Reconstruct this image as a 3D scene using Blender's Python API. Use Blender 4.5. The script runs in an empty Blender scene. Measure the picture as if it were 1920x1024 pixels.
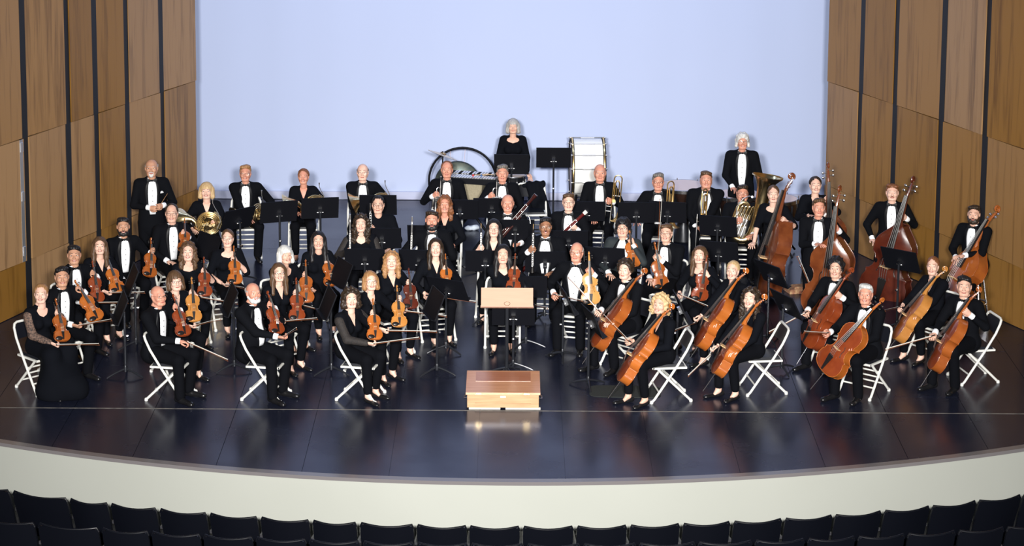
import bpy, math, random
import numpy as np
from mathutils import Matrix, Vector
random.seed(7); np.random.seed(7)
SC = bpy.context.scene
COL = SC.collection
PI = math.pi

# ------------------------------------------------------------------ camera
TH = math.radians(9.5); RO = math.radians(0.35); FPX = 4500.0; PPX, PPY = 960.0, 77.0
CP = np.array([0, -27.5, 8.71])
_f = np.array([0, math.cos(TH), -math.sin(TH)]); _r = np.array([1.0, 0, 0]); _u = np.array([0, math.sin(TH), math.cos(TH)])
CR = _r*math.cos(RO) + _u*math.sin(RO); CU = _u*math.cos(RO) - _r*math.sin(RO)
cam_d = bpy.data.cameras.new('camera'); cam = bpy.data.objects.new('camera', cam_d); COL.objects.link(cam)
cam_d.sensor_fit = 'HORIZONTAL'; cam_d.sensor_width = 36.0; cam_d.lens = FPX/1920*36.0
cam_d.shift_x = 0.0; cam_d.shift_y = -(512-PPY)/1920.0; cam_d.clip_end = 200
m = Matrix.Identity(4)
for i in range(3):
    m[i][0] = CR[i]; m[i][1] = CU[i]; m[i][2] = -_f[i]; m[i][3] = CP[i]
cam.matrix_world = m
SC.camera = cam
# ------------------------------------------------------------------ world, lights, exposure
SC.view_settings.view_transform = 'Standard'; SC.view_settings.look = 'None'
SC.view_settings.gamma = 1.0; SC.view_settings.exposure = 0.0; SC.view_settings.use_curve_mapping = False
W = bpy.data.worlds.new('hall_air'); SC.world = W; W.use_nodes = True
W.node_tree.nodes['Background'].inputs[0].default_value = (0.9, 0.95, 1.0, 1)
W.node_tree.nodes['Background'].inputs[1].default_value = 0.055
def area(name, loc, target, sx, sy, power, col, spread=180):
    d = bpy.data.lights.new(name, 'AREA'); d.shape = 'RECTANGLE'; d.size = sx; d.size_y = sy
    d.energy = power; d.color = col; d.spread = math.radians(spread)
    o = bpy.data.objects.new(name, d); COL.objects.link(o); o.location = loc
    o.rotation_euler = (Vector(target)-Vector(loc)).to_track_quat('-Z', 'Y').to_euler()
    return o
# two photographer's flashes beside the camera
area('flash_lamp', (-1.1, -27.2, 9.2), (-.6, 3, 0.8), .8, .8, 1000, (1.0, .97, .93), 60)
area('flash_lamp', (1.1, -27.2, 9.2), (.6, 3, 0.8), .8, .8, 1000, (1.0, .97, .93), 60)
# overhead cyclorama batten, blue gelled, and house stage wash
area('cyc_batten', (0, 6.9, 8.2), (0, 9.3, 2.4), 11, .4, 245, (.43, .59, 1.0))
area('stage_wash', (0, -4.0, 10.5), (0, 3.5, 0), 9, 1.0, 25, (1.0, .93, .82))

def ray(px, py): return _f + CR*(px-PPX)/FPX - CU*(py-PPY)/FPX
def gz(px, py, z=0.0):
    d = ray(px, py); return CP + d*((z-CP[2])/d[2])
def at(px, py, Y):
    d = ray(px, py); return CP + d*((Y-CP[1])/d[1])
def prj(p):
    q = np.asarray(p)-CP; w = q@_f; return np.array([PPX+FPX*(q@CR)/w, PPY-FPX*(q@CU)/w])

# ------------------------------------------------------------------ materials
MATS = {}
def mat(name, col, rough=.5, metal=0.0, spec=.5, bump=None, var=None, coat=0.0, sheen=0.0, emit=None):
    if name in MATS: return MATS[name]
    M = bpy.data.materials.new(name); M.use_nodes = True
    nt = M.node_tree; b = nt.nodes['Principled BSDF']
    b.inputs['Base Color'].default_value = (*col, 1); b.inputs['Roughness'].default_value = rough
    b.inputs['Metallic'].default_value = metal; b.inputs['Specular IOR Level'].default_value = spec
    b.inputs['Coat Weight'].default_value = coat; b.inputs['Coat Roughness'].default_value = .12
    if sheen: b.inputs['Sheen Weight'].default_value = sheen
    if var or bump:
        tc = nt.nodes.new('ShaderNodeTexCoord'); mp = nt.nodes.new('ShaderNodeMapping')
        nt.links.new(tc.outputs['Object'], mp.inputs['Vector'])
        nz = nt.nodes.new('ShaderNodeTexNoise'); nt.links.new(mp.outputs[0], nz.inputs['Vector'])
        sc = (var or bump)[0]; mp.inputs['Scale'].default_value = sc if hasattr(sc, '__len__') else (sc, sc, sc)
        nz.inputs['Scale'].default_value = 1.0; nz.inputs['Detail'].default_value = 4
        if var:
            cr = nt.nodes.new('ShaderNodeValToRGB'); nt.links.new(nz.outputs[0], cr.inputs[0])
            cr.color_ramp.elements[0].position = .3; cr.color_ramp.elements[1].position = .72
            cr.color_ramp.elements[0].color = (*col, 1); cr.color_ramp.elements[1].color = (*var[1], 1)
            nt.links.new(cr.outputs[0], b.inputs['Base Color'])
        if bump:
            bp = nt.nodes.new('ShaderNodeBump'); bp.inputs['Strength'].default_value = bump[1]; bp.inputs['Distance'].default_value = .01
            nt.links.new(nz.outputs[0], bp.inputs['Height']); nt.links.new(bp.outputs[0], b.inputs['Normal'])
    MATS[name] = M
    return M
def wood_panel():
    M = bpy.data.materials.new('oak_panel'); M.use_nodes = True; nt = M.node_tree; b = nt.nodes['Principled BSDF']
    N = nt.nodes.new; Lk = nt.links.new
    tc = N('ShaderNodeTexCoord'); oi = N('ShaderNodeObjectInfo')
    ad = N('ShaderNodeVectorMath'); ad.operation = 'ADD'; mu = N('ShaderNodeMath'); mu.operation = 'MULTIPLY'; mu.inputs[1].default_value = 37
    Lk(oi.outputs['Random'], mu.inputs[0]); Lk(tc.outputs['Object'], ad.inputs[0]); Lk(mu.outputs[0], ad.inputs[1])
    mp = N('ShaderNodeMapping'); mp.inputs['Scale'].default_value = (9, 9, .55); Lk(ad.outputs[0], mp.inputs[0])
    nz = N('ShaderNodeTexNoise'); nz.inputs['Scale'].default_value = 1.4; nz.inputs['Detail'].default_value = 5; nz.inputs['Distortion'].default_value = .6; Lk(mp.outputs[0], nz.inputs[0])
    mp2 = N('ShaderNodeMapping'); mp2.inputs['Scale'].default_value = (60, 60, 2.2); Lk(ad.outputs[0], mp2.inputs[0])
    n2 = N('ShaderNodeTexNoise'); n2.inputs['Scale'].default_value = 1.0; n2.inputs['Detail'].default_value = 3; Lk(mp2.outputs[0], n2.inputs[0])
    mp3 = N('ShaderNodeMapping'); mp3.inputs['Scale'].default_value = (3.4, 3.4, .02); Lk(ad.outputs[0], mp3.inputs[0])
    n3 = N('ShaderNodeTexNoise'); n3.inputs['Scale'].default_value = 1.3; n3.inputs['Detail'].default_value = 1; Lk(mp3.outputs[0], n3.inputs[0])
    mx = N('ShaderNodeMath'); mx.operation = 'MULTIPLY_ADD'; mx.inputs[1].default_value = .45; Lk(n2.outputs[0], mx.inputs[0]); Lk(nz.outputs[0], mx.inputs[2])
    mx2 = N('ShaderNodeMath'); mx2.operation = 'MULTIPLY_ADD'; mx2.inputs[1].default_value = .55; Lk(n3.outputs[0], mx2.inputs[0]); Lk(mx.outputs[0], mx2.inputs[2])
    cr = N('ShaderNodeValToRGB'); e = cr.color_ramp.elements
    e[0].position = .62; e[0].color = (.130, .060, .0145, 1); e[1].position = 1.25; e[1].color = (.290, .148, .040, 1)
    e[1].position = 1.0; Lk(mx2.outputs[0], cr.inputs[0])
    hs = N('ShaderNodeHueSaturation'); Lk(cr.outputs[0], hs.inputs['Color'])
    mr = N('ShaderNodeMapRange'); mr.inputs[3].default_value = .78; mr.inputs[4].default_value = 1.15; Lk(oi.outputs['Random'], mr.inputs[0]); Lk(mr.outputs[0], hs.inputs['Value'])
    mr2 = N('ShaderNodeMapRange'); mr2.inputs[3].default_value = 1.08; mr2.inputs[4].default_value = .82; Lk(oi.outputs['Random'], mr2.inputs[0]); Lk(mr2.outputs[0], hs.inputs['Saturation'])
    Lk(hs.outputs[0], b.inputs['Base Color']); b.inputs['Roughness'].default_value = .42; b.inputs['Specular IOR Level'].default_value = .35
    return M
MATS['oak_panel'] = wood_panel()
CLOTH = mat('black_cloth', (.0036, .0043, .0068), .9, spec=.07, bump=(9, .25))
TUX = mat('black_tuxedo_wool', (.0034, .0039, .0058), .88, spec=.08, bump=(8, .2))
TROU = mat('black_trouser_wool', (.0032, .0036, .0054), .9, spec=.07, bump=(8, .2))
SATIN = mat('black_satin', (.0035, .004, .006), .5, spec=.25)
SHIRT = mat('white_shirt_cotton', (.80, .82, .86), .8, spec=.2, bump=(14, .25))
LACE = mat('black_floral_lace', (.006, .006, .008), .8, var=(52, (.22, .135, .10)))
LACE2 = mat('black_lace', (.0045, .0045, .006), .8, var=(90, (.028, .021, .018)))
SHOE = mat('black_shoe_leather', (.008, .008, .009), .25, spec=.5)
CHW = mat('white_enamel_steel', (.74, .74, .70), .35, spec=.45, var=(5, (.66, .66, .62)))
VINYL = mat('black_vinyl', (.006, .007, .011), .42, spec=.3, bump=(30, .08))
BLK = mat('black_powder_coat', (.0042, .0046, .0072), .6, spec=.14)
BLK2 = mat('black_shaft_steel', (.02, .022, .028), .3, spec=.5, metal=.3)
CHROME = mat('chrome', (.80, .81, .83), .25, metal=1.0)
SILVER = mat('silver_plate', (.86, .86, .85), .36, metal=1.0)
BRASS = mat('gold_brass', (.90, .64, .28), .3, metal=1.0)
BRASS2 = mat('old_brass', (.80, .62, .33), .24, metal=1.0)
EBONY = mat('ebony', (.012, .010, .010), .35)
MAROON = mat('maroon_maple', (.095, .009, .009), .22, coat=.5)
DKMAROON = mat('dark_maroon_maple', (.035, .008, .007), .22, coat=.5)
IVORY = mat('ivory_ring', (.80, .75, .66), .4)
HAIRBOW = mat('white_horsehair', (.80, .77, .70), .6)
STICK = mat('pernambuco', (.20, .07, .03), .3, coat=.3)
PALEWOOD = mat('pale_maple', (.62, .40, .20), .45)
GLASSF = mat('spectacle_frame', (.02, .018, .018), .3)
GLASSM = mat('metal_spectacle_frame', (.35, .33, .30), .3, metal=1)
PAPER = mat('sheet_paper', (.82, .82, .80), .8)
def varnish(n, a, b_): return mat(n, a, .28, spec=.5, coat=.5, var=((3, 30, 3) if 0 else 7, b_))
VAR = {'golden': varnish('golden_varnish', (.38, .15, .030), (.48, .21, .05)),
       'orange': varnish('orange_varnish', (.34, .085, .012), (.42, .125, .02)),
       'amber': varnish('amber_varnish', (.25, .058, .010), (.34, .095, .016)),
       'red': varnish('red_brown_varnish', (.17, .028, .008), (.24, .048, .012)),
       'brown': varnish('brown_varnish', (.105, .024, .008), (.19, .052, .015)),
       'dark': varnish('dark_red_varnish', (.060, .010, .006), (.105, .020, .009)),
       'pale': varnish('pale_golden_varnish', (.48, .22, .055), (.56, .29, .09))}
SKINS = [mat('skin_pale', (.74, .49, .39), .5, spec=.3, var=(25, (.68, .40, .31))),
         mat('skin_fair', (.68, .42, .32), .5, spec=.3, var=(25, (.60, .34, .25))),
         mat('skin_ruddy', (.62, .31, .22), .5, spec=.35, var=(25, (.55, .23, .16))),
         mat('skin_tan', (.52, .29, .19), .5, spec=.35, var=(25, (.45, .22, .14))),
         mat('skin_brown', (.33, .16, .09), .5, spec=.35, var=(25, (.27, .12, .07)))]
EYEW = mat('eye_white', (.62, .60, .58), .3); IRIS = mat('iris_dark', (.025, .018, .014), .2)
LIPS = mat('lips', (.42, .13, .11), .45); TEETH = mat('teeth', (.78, .76, .70), .3)
def hairm(n, a, b_): return mat('hair_'+n, a, .5, spec=.35, var=((70, 70, 14), b_), bump=None)
HAIR = {'black': hairm('black', (.006, .006, .008), (.016, .014, .015)), 'dark': hairm('dark_brown', (.016, .010, .007), (.04, .024, .014)),
        'brown': hairm('brown', (.06, .032, .017), (.12, .065, .034)), 'auburn': hairm('auburn', (.13, .045, .018), (.24, .095, .04)),
        'ginger': hairm('ginger_blonde', (.24, .115, .045), (.40, .22, .10)), 'blonde': hairm('blonde', (.40, .26, .12), (.62, .45, .25)),
        'grey': hairm('grey', (.24, .23, .22), (.45, .44, .43)), 'white': hairm('white', (.44, .44, .43), (.66, .66, .65)), 'steel': hairm('steel_grey', (.09, .08, .07), (.22, .20, .18))}

# ------------------------------------------------------------------ mesh helpers
class MB:
    def __init__(s): s.v = []; s.f = []; s.m = []; s.n = 0
    def add(s, v, f, mi=0):
        v = np.asarray(v, float).reshape(-1, 3); s.v.append(v)
        for q in f: s.f.append([int(i)+s.n for i in q]); s.m.append(mi)
        s.n += len(v); return s
    def box(s, c, d, mi=0, R=None, top=1.0):
        c = np.array(c, float); h = np.array(d, float)/2
        P = np.array([[x*(top if z > 0 else 1), y*(top if z > 0 else 1), z] for z in (-1, 1) for y in (-1, 1) for x in (-1, 1)])*h
        if R is not None: P = P@np.array(R).T
        return s.add(P+c, [(0, 2, 3, 1), (4, 5, 7, 6), (0, 1, 5, 4), (2, 6, 7, 3), (0, 4, 6, 2), (1, 3, 7, 5)], mi)
    def tube(s, pts, r, n=8, mi=0, cap=True, closed=False, squash=None):
        P = np.array(pts, float); k = len(P); r = np.broadcast_to(np.array(r, float), (k,))
        T = np.zeros_like(P)
        if closed: T = np.roll(P, -1, 0)-np.roll(P, 1, 0)
        else:
            T[1:-1] = P[2:]-P[:-2]; T[0] = P[1]-P[0]; T[-1] = P[-1]-P[-2]
        T /= np.maximum(np.linalg.norm(T, axis=1, keepdims=True), 1e-9)
        a = np.array([0, 0, 1.0]) if abs(T[0][2]) < .9 else np.array([1.0, 0, 0])
        u = np.cross(T[0], a); u /= np.linalg.norm(u); V = []
        ang = np.arange(n)*2*PI/n
        for i in range(k):
            u = u-T[i]*(u@T[i]); u /= max(np.linalg.norm(u), 1e-9); w = np.cross(T[i], u)
            ca, sa = np.cos(ang)*r[i], np.sin(ang)*r[i]
            if squash is not None: sa = sa*squash
            V.append(P[i]+ca[:, None]*u+sa[:, None]*w)
        V = np.vstack(V); Fc = []
        for i in range(k if closed else k-1):
            j = (i+1) % k
            for q in range(n):
                q2 = (q+1) % n; Fc.append((i*n+q, i*n+q2, j*n+q2, j*n+q))
        if cap and not closed:
            Fc.append(tuple(range(n-1, -1, -1))); Fc.append(tuple((k-1)*n+q for q in range(n)))
        return s.add(V, Fc, mi)
    def lathe(s, prof, n=20, c=(0, 0, 0), axis='z', mi=0, cap=True):
        V = []; Fc = []
        for (r, z) in prof:
            for q in range(n):
                a = q*2*PI/n; p = (r*math.cos(a), r*math.sin(a), z)
                if axis == 'y': p = (p[0], p[2], -p[1])
                if axis == 'x': p = (p[2], p[0], p[1])
                V.append((p[0]+c[0], p[1]+c[1], p[2]+c[2]))
        for i in range(len(prof)-1):
            for q in range(n):
                q2 = (q+1) % n; Fc.append((i*n+q, i*n+q2, (i+1)*n+q2, (i+1)*n+q))
        if cap:
            Fc.append(tuple(range(n-1, -1, -1))); Fc.append(tuple((len(prof)-1)*n+q for q in range(n)))
        return s.add(V, Fc, mi)
    def ell(s, c, r, nu=10, nv=7, mi=0):
        prof = []
        V = [(c[0], c[1], c[2]-r[2])]; Fc = []
        for j in range(1, nv):
            t = -PI/2+PI*j/nv
            for q in range(nu):
                a = q*2*PI/nu; V.append((c[0]+r[0]*math.cos(t)*math.cos(a), c[1]+r[1]*math.cos(t)*math.sin(a), c[2]+r[2]*math.sin(t)))
        V.append((c[0], c[1], c[2]+r[2])); e = len(V)-1
        for q in range(nu):
            Fc.append((0, 1+(q+1) % nu, 1+q)); Fc.append((e, e-nu+q, e-nu+(q+1) % nu))
        for j in range(nv-2):
            for q in range(nu):
                q2 = (q+1) % nu; Fc.append((1+j*nu+q, 1+j*nu+q2, 1+(j+1)*nu+q2, 1+(j+1)*nu+q))
        return s.add(V, Fc, mi)
    def prism(s, poly, z0, z1, mi=0):
        n = len(poly); V = [(x, y, z0) for x, y in poly]+[(x, y, z1) for x, y in poly]
        return s.add(V, [tuple(range(n-1, -1, -1)), tuple(range(n, 2*n))]+[(i, (i+1) % n, n+(i+1) % n, n+i) for i in range(n)], mi)
    def mesh(s, name, mats, smooth=True, xf=None):
        V = np.vstack(s.v)
        if xf is not None: V = V@np.array(xf)[:3, :3].T+np.array(xf)[:3, 3]
        me = bpy.data.meshes.new(name); me.from_pydata(V.tolist(), [], s.f)
        for q in (mats if isinstance(mats, (list, tuple)) else [mats]): me.materials.append(q)
        me.polygons.foreach_set('material_index', s.m)
        if smooth: me.polygons.foreach_set('use_smooth', [True]*len(s.f))
        me.update(); return me
def link(name, me, parent=None, loc=None, mw=None):
    o = bpy.data.objects.new(name, me); COL.objects.link(o)
    if parent is not None: o.parent = parent
    if loc is not None: o.location = loc
    if mw is not None: o.matrix_local = mw
    return o
def sharp(me, deg=35):
    try: me.set_sharp_from_angle(angle=math.radians(deg))
    except Exception: pass
    return me
def obj(name, mb, mats, parent=None, smooth=True, loc=None, sh=True):
    me = mb.mesh(name, mats, smooth)
    if smooth and sh: sharp(me)
    return link(name, me, parent, loc)
def tag(o, label, cat, group=None):
    o['label'] = label; o['category'] = cat
    if group: o['group'] = group
    return o
def struct(o): o['kind'] = 'structure'; return o
def thing(name, label, cat, loc=(0, 0, 0), rz=0.0, group=None, mw=None):
    o = bpy.data.objects.new(name, None); COL.objects.link(o); o.empty_display_size = .1
    if mw is not None: o.matrix_world = mw
    else: o.location = loc; o.rotation_euler = (0, 0, rz)
    return tag(o, label, cat, group)
class Tmpl:
    """a kind of thing: parts (and sub-parts) with shared meshes; put() links one individual"""
    def __init__(s, name, cat): s.name = name; s.cat = cat; s.parts = []
    def part(s, name, mb, mats, smooth=True, of=None, sh=True):
        me = mb.mesh(name, mats, smooth) if isinstance(mb, MB) else mb
        if smooth and sh and isinstance(mb, MB): sharp(me)
        s.parts.append((name, me, of)); return len(s.parts)-1
    def put(s, label, loc=(0, 0, 0), rz=0, group=None, mw=None, remat=None, skip=()):
        t = thing(s.name, label, s.cat, loc, rz, group, mw); made = {}
        for i, (n, me, of) in enumerate(s.parts):
            if n in skip: continue
            o = link(n, me, made[of] if of is not None else t); made[i] = o
            if remat and len(me.materials) and me.materials[0].name in remat:
                o.material_slots[0].link = 'OBJECT'; o.material_slots[0].material = remat[me.materials[0].name]
        return t

# ------------------------------------------------------------------ signed distance bodies and surface nets
_CORN = np.array([(0,0,0),(1,0,0),(0,1,0),(1,1,0),(0,0,1),(1,0,1),(0,1,1),(1,1,1)])
_EDG = [(0,1),(2,3),(4,5),(6,7),(0,2),(1,3),(4,6),(5,7),(0,4),(1,5),(2,6),(3,7)]
def surface_nets(G, org, h):
    ins = G < 0; nx, ny, nz = G.shape
    cnt = np.zeros((nx-1, ny-1, nz-1), np.int8)
    for c in _CORN: cnt += ins[c[0]:nx-1+c[0], c[1]:ny-1+c[1], c[2]:nz-1+c[2]]
    act = (cnt > 0) & (cnt < 8); I = np.argwhere(act)
    if not len(I): return np.zeros((0, 3)), np.zeros((0, 4), int)
    vals = [G[I[:, 0]+c[0], I[:, 1]+c[1], I[:, 2]+c[2]] for c in _CORN]
    S = np.zeros((len(I), 3)); N = np.zeros(len(I))
    for a, b in _EDG:
        fa, fb = vals[a], vals[b]; mk = (fa < 0) != (fb < 0)
        t = np.where(mk, fa/np.where(mk, fa-fb, 1), 0)
        p = _CORN[a]+t[:, None]*(_CORN[b]-_CORN[a]); S += p*mk[:, None]; N += mk
    V = (I+S/N[:, None])*h+org
    idx = np.full(act.shape, -1, np.int64); idx[act] = np.arange(len(I))
    Q = []
    for ax in range(3):
        sl0 = [slice(None)]*3; sl1 = [slice(None)]*3; sl0[ax] = slice(0, -1); sl1[ax] = slice(1, None)
        a = ins[tuple(sl0)]; b = ins[tuple(sl1)]
        E = np.argwhere(a != b); o1, o2 = [(1, 2), (2, 0), (0, 1)][ax]
        lim = [nx, ny, nz]
        E = E[(E[:, o1] > 0) & (E[:, o2] > 0) & (E[:, o1] < lim[o1]-1) & (E[:, o2] < lim[o2]-1)]
        s = a[E[:, 0], E[:, 1], E[:, 2]]
        def ci(d1, d2):
            e = E.copy(); e[:, o1] -= d1; e[:, o2] -= d2; return idx[e[:, 0], e[:, 1], e[:, 2]]
        q = np.stack([ci(1, 1), ci(0, 1), ci(0, 0), ci(1, 0)], 1)
        q[~s] = q[~s][:, ::-1]; Q.append(q)
    return V, np.vstack(Q)
class Field:
    def __init__(s, k=.03): s.p = []; s.k = k; s.cut = []
    def cone(s, a, b, ra, rb, k=None, sy=1.0):
        s.p.append(('c', np.array(a, float), np.array(b, float), ra, rb, s.k if k is None else k, sy)); return s
    def ell(s, c, r, k=None, R=None):
        s.p.append(('e', np.array(c, float), np.array(r, float), None if R is None else np.array(R), 0, s.k if k is None else k, 1)); return s
    def d1(s, q, P):
        if q[0] == 'c':
            a, b, ra, rb, sy = q[1], q[2], q[3], q[4], q[6]
            D = b-a; W_ = P-a
            if sy != 1.0:
                sc = np.array([1, 1/sy, 1]); D = D*sc; W_ = W_*sc
            t = np.clip((W_@D)/max(D@D, 1e-9), 0, 1)
            d = np.sqrt(((W_-t[..., None]*D)**2).sum(-1))-(ra+(rb-ra)*t)
            return d*(sy if sy < 1 else 1)**.5
        W_ = P-q[1]
        if q[3] is not None: W_ = W_@q[3]
        A = W_/q[2]; k0 = np.sqrt((A**2).sum(-1)); k1 = np.sqrt(((A/q[2])**2).sum(-1))+1e-9
        return k0*(k0-1)/k1
    def bb(s, q):
        if q[0] == 'c':
            r = max(q[3], q[4]); lo = np.minimum(q[1], q[2])-r; hi = np.maximum(q[1], q[2])+r; return lo, hi
        r = q[2] if q[3] is None else np.full(3, q[2].max()); return q[1]-r, q[1]+r
    @staticmethod
    def smin(a, b, k):
        h = np.maximum(k-np.abs(a-b), 0)/max(k, 1e-6); return np.minimum(a, b)-h*h*k*.25
    def ev(s, P):
        d = np.full(P.shape[:-1], 9.0)
        for q in s.p: d = s.smin(d, s.d1(q, P), q[5])
        for c in s.cut: d = np.maximum(d, c(P))
        return d
    def mesh(s, h, disp=None):
        B = [s.bb(q) for q in s.p]; pad = 3*h
        lo = np.min([b[0] for b in B], 0)-pad; hi = np.max([b[1] for b in B], 0)+pad
        n = np.ceil((hi-lo)/h).astype(int)+1; G = np.full(n, 1.0)
        ax = [lo[i]+np.arange(n[i])*h for i in range(3)]
        for q, b in zip(s.p, B):
            mg = q[5]+2.5*h
            i0 = np.maximum(((b[0]-mg-lo)/h).astype(int), 0); i1 = np.minimum(((b[1]+mg-lo)/h).astype(int)+2, n)
            P = np.stack(np.meshgrid(*[ax[i][i0[i]:i1[i]] for i in range(3)], indexing='ij'), -1)
            sl = tuple(slice(i0[i], i1[i]) for i in range(3)); G[sl] = s.smin(G[sl], s.d1(q, P), q[5])
        if s.cut or disp:
            P = np.stack(np.meshgrid(*ax, indexing='ij'), -1)
            if disp: G = G+disp(P)
            for c in s.cut: G = np.maximum(G, c(P))
        return surface_nets(G, lo, h)
    def front(s, x, z, off=.004, y0=-.7):
        P = np.stack([np.asarray(x, float), np.full(np.shape(x), y0), np.asarray(z, float)], -1)
        for _ in range(40):
            d = s.ev(P)-off; P[..., 1] += np.clip(d, -.05, .2)*.9
        P[..., 1] = np.clip(P[..., 1], -.5, .3); return P
# ------------------------------------------------------------------ the stage
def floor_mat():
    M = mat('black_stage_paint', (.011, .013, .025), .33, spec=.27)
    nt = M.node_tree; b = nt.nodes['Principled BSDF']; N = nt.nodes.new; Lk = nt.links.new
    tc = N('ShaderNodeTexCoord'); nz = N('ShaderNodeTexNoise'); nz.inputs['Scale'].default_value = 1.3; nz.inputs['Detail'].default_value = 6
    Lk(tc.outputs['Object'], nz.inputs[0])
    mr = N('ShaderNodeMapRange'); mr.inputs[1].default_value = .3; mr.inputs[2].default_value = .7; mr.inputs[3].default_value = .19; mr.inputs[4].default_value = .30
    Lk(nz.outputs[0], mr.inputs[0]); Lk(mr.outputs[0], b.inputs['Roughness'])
    b.inputs['Specular Tint'].default_value = (.42, .50, 1.0, 1)  # blue of the cyclorama's reflection put into the floor's specular colour
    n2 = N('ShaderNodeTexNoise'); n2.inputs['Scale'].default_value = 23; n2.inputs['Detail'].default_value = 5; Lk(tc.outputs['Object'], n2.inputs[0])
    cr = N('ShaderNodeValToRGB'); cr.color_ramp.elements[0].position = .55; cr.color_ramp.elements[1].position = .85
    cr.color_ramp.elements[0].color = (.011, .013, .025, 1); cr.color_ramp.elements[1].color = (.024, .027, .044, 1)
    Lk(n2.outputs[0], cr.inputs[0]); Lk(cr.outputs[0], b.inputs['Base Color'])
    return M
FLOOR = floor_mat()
LC = (0.0, 10.66); LR = 14.11                                   # centre and radius of the curved stage lip
def lipy(x, r=LR): return LC[1]-math.sqrt(r*r-(x-LC[0])**2)
NX = 48; X0, X1 = -8.2, 8.2
fl = MB(); xs = np.linspace(X0, X1, NX)
poly = [(x, lipy(x, LR-.15)) for x in xs]+[(X1, 10.2), (X0, 10.2)]
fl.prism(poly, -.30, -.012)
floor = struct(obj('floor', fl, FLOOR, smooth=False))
pw = .93; xoff = -.34; yl = -1.10
def floor_panel(x0, x1, y0f, y1):
    b = MB(); n = 5; g = .003
    top = [(x0+g+(x1-x0-2*g)*i/(n-1)) for i in range(n)]
    pl = [(x, y0f(x)+g) for x in top]+[(x1-g, y1-g), (x0+g, y1-g)]
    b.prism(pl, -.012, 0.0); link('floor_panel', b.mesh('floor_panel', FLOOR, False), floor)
k = math.floor((X0-xoff)/pw)+1
while xoff+(k+1)*pw < X1:
    x0 = xoff+k*pw; floor_panel(x0, x0+pw, lambda x: lipy(x, LR-.09), yl)
    off = .6*(k % 2); ys = [yl]+[yl+off+2.44*i for i in range(0 if off else 1, 6)]
    ys = [y for y in ys if y < 9.2]+[9.3]
    for a, b in zip(ys[:-1], ys[1:]):
        if b-a > .05: floor_panel(x0, x0+pw, lambda x, a=a: a, b)
    k += 1
# metal seam strip across the stage, wooden nosing along the lip, cream front wall
sm = MB(); sm.box((0, yl, .001), (16.2, .012, .004)); struct(obj('trim_1', sm, mat('worn_seam_strip', (.22, .20, .17), .5, var=(9, (.05, .05, .05)))))
def arcband(r0, r1, z0, z1, xa=-8.2, xb=8.2, n=64):
    b = MB(); V = []; Fc = []
    for x in np.linspace(xa, xb, n):
        a = math.asin((x-LC[0])/LR)
        for r, z in ((r0, z0), (r1, z0), (r1, z1), (r0, z1)):
            V.append((LC[0]+r*math.sin(a), LC[1]-r*math.cos(a), z))
    for i in range(n-1):
        for q in range(4): Fc.append((i*4+q, i*4+(q+1) % 4, i*4+4+(q+1) % 4, i*4+4+q))
    Fc += [(0, 3, 2, 1), tuple(4*(n-1)+q for q in range(4))]
    return b.add(V, Fc)
struct(obj('trim_2', arcband(LR-.085, LR+.02, -.035, .004), mat('varnished_nosing', (.14, .13, .135), .2, spec=.6)))
struct(obj('wall_stage_front', arcband(LR-.2, LR, -1.3, -.035), mat('cream_plaster', (.325, .337, .308), .75, var=(.6, (.305, .317, .288)), bump=(40, .05))))
# auditorium floor, stepped
AF = mat('dark_carpet', (.018, .02, .03), .9)
struct(obj('floor_auditorium', arcband(LR, LR+1.05, -1.4, -1.06), AF))
struct(obj('trim_3', arcband(LR+1.05, LR+2.1, -1.4, -.81), AF)); struct(obj('trim_4', arcband(LR+2.1, LR+3.4, -1.4, -.60), AF))
# cyclorama
cy = MB(); n = 60; V = []; Fc = []
for i in range(n+1):
    x = -6.6+13.2*i/n; w = .012*math.sin(i*1.7)+.008*math.sin(i*.6+1)
    V += [(x, 9.40+w, -.01), (x, 9.40+w, 8.5), (x, 9.43+w, 8.5), (x, 9.43+w, -.01)]
for i in range(n):
    for q in range(4): Fc.append((i*4+q, i*4+4+q, i*4+4+(q+1) % 4, i*4+(q+1) % 4))
cy.add(V, Fc)
struct(obj('wall_back', cy, mat('cyclorama_cloth', (.44, .505, .70), .9, spec=.1, var=(.5, (.43, .495, .69)))))
bk = MB(); bk.box((0, 10.3, 4), (18, .2, 9)); struct(obj('wall_rear_masonry', bk, mat('black_masonry', (.01, .01, .012), .9)))
hem = MB(); hem.box((0, 9.372, .062), (13.2, .03, .122)); struct(obj('baseboard_back', hem, mat('cyclorama_hem', (.43, .46, .62), .85), smooth=False))

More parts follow.
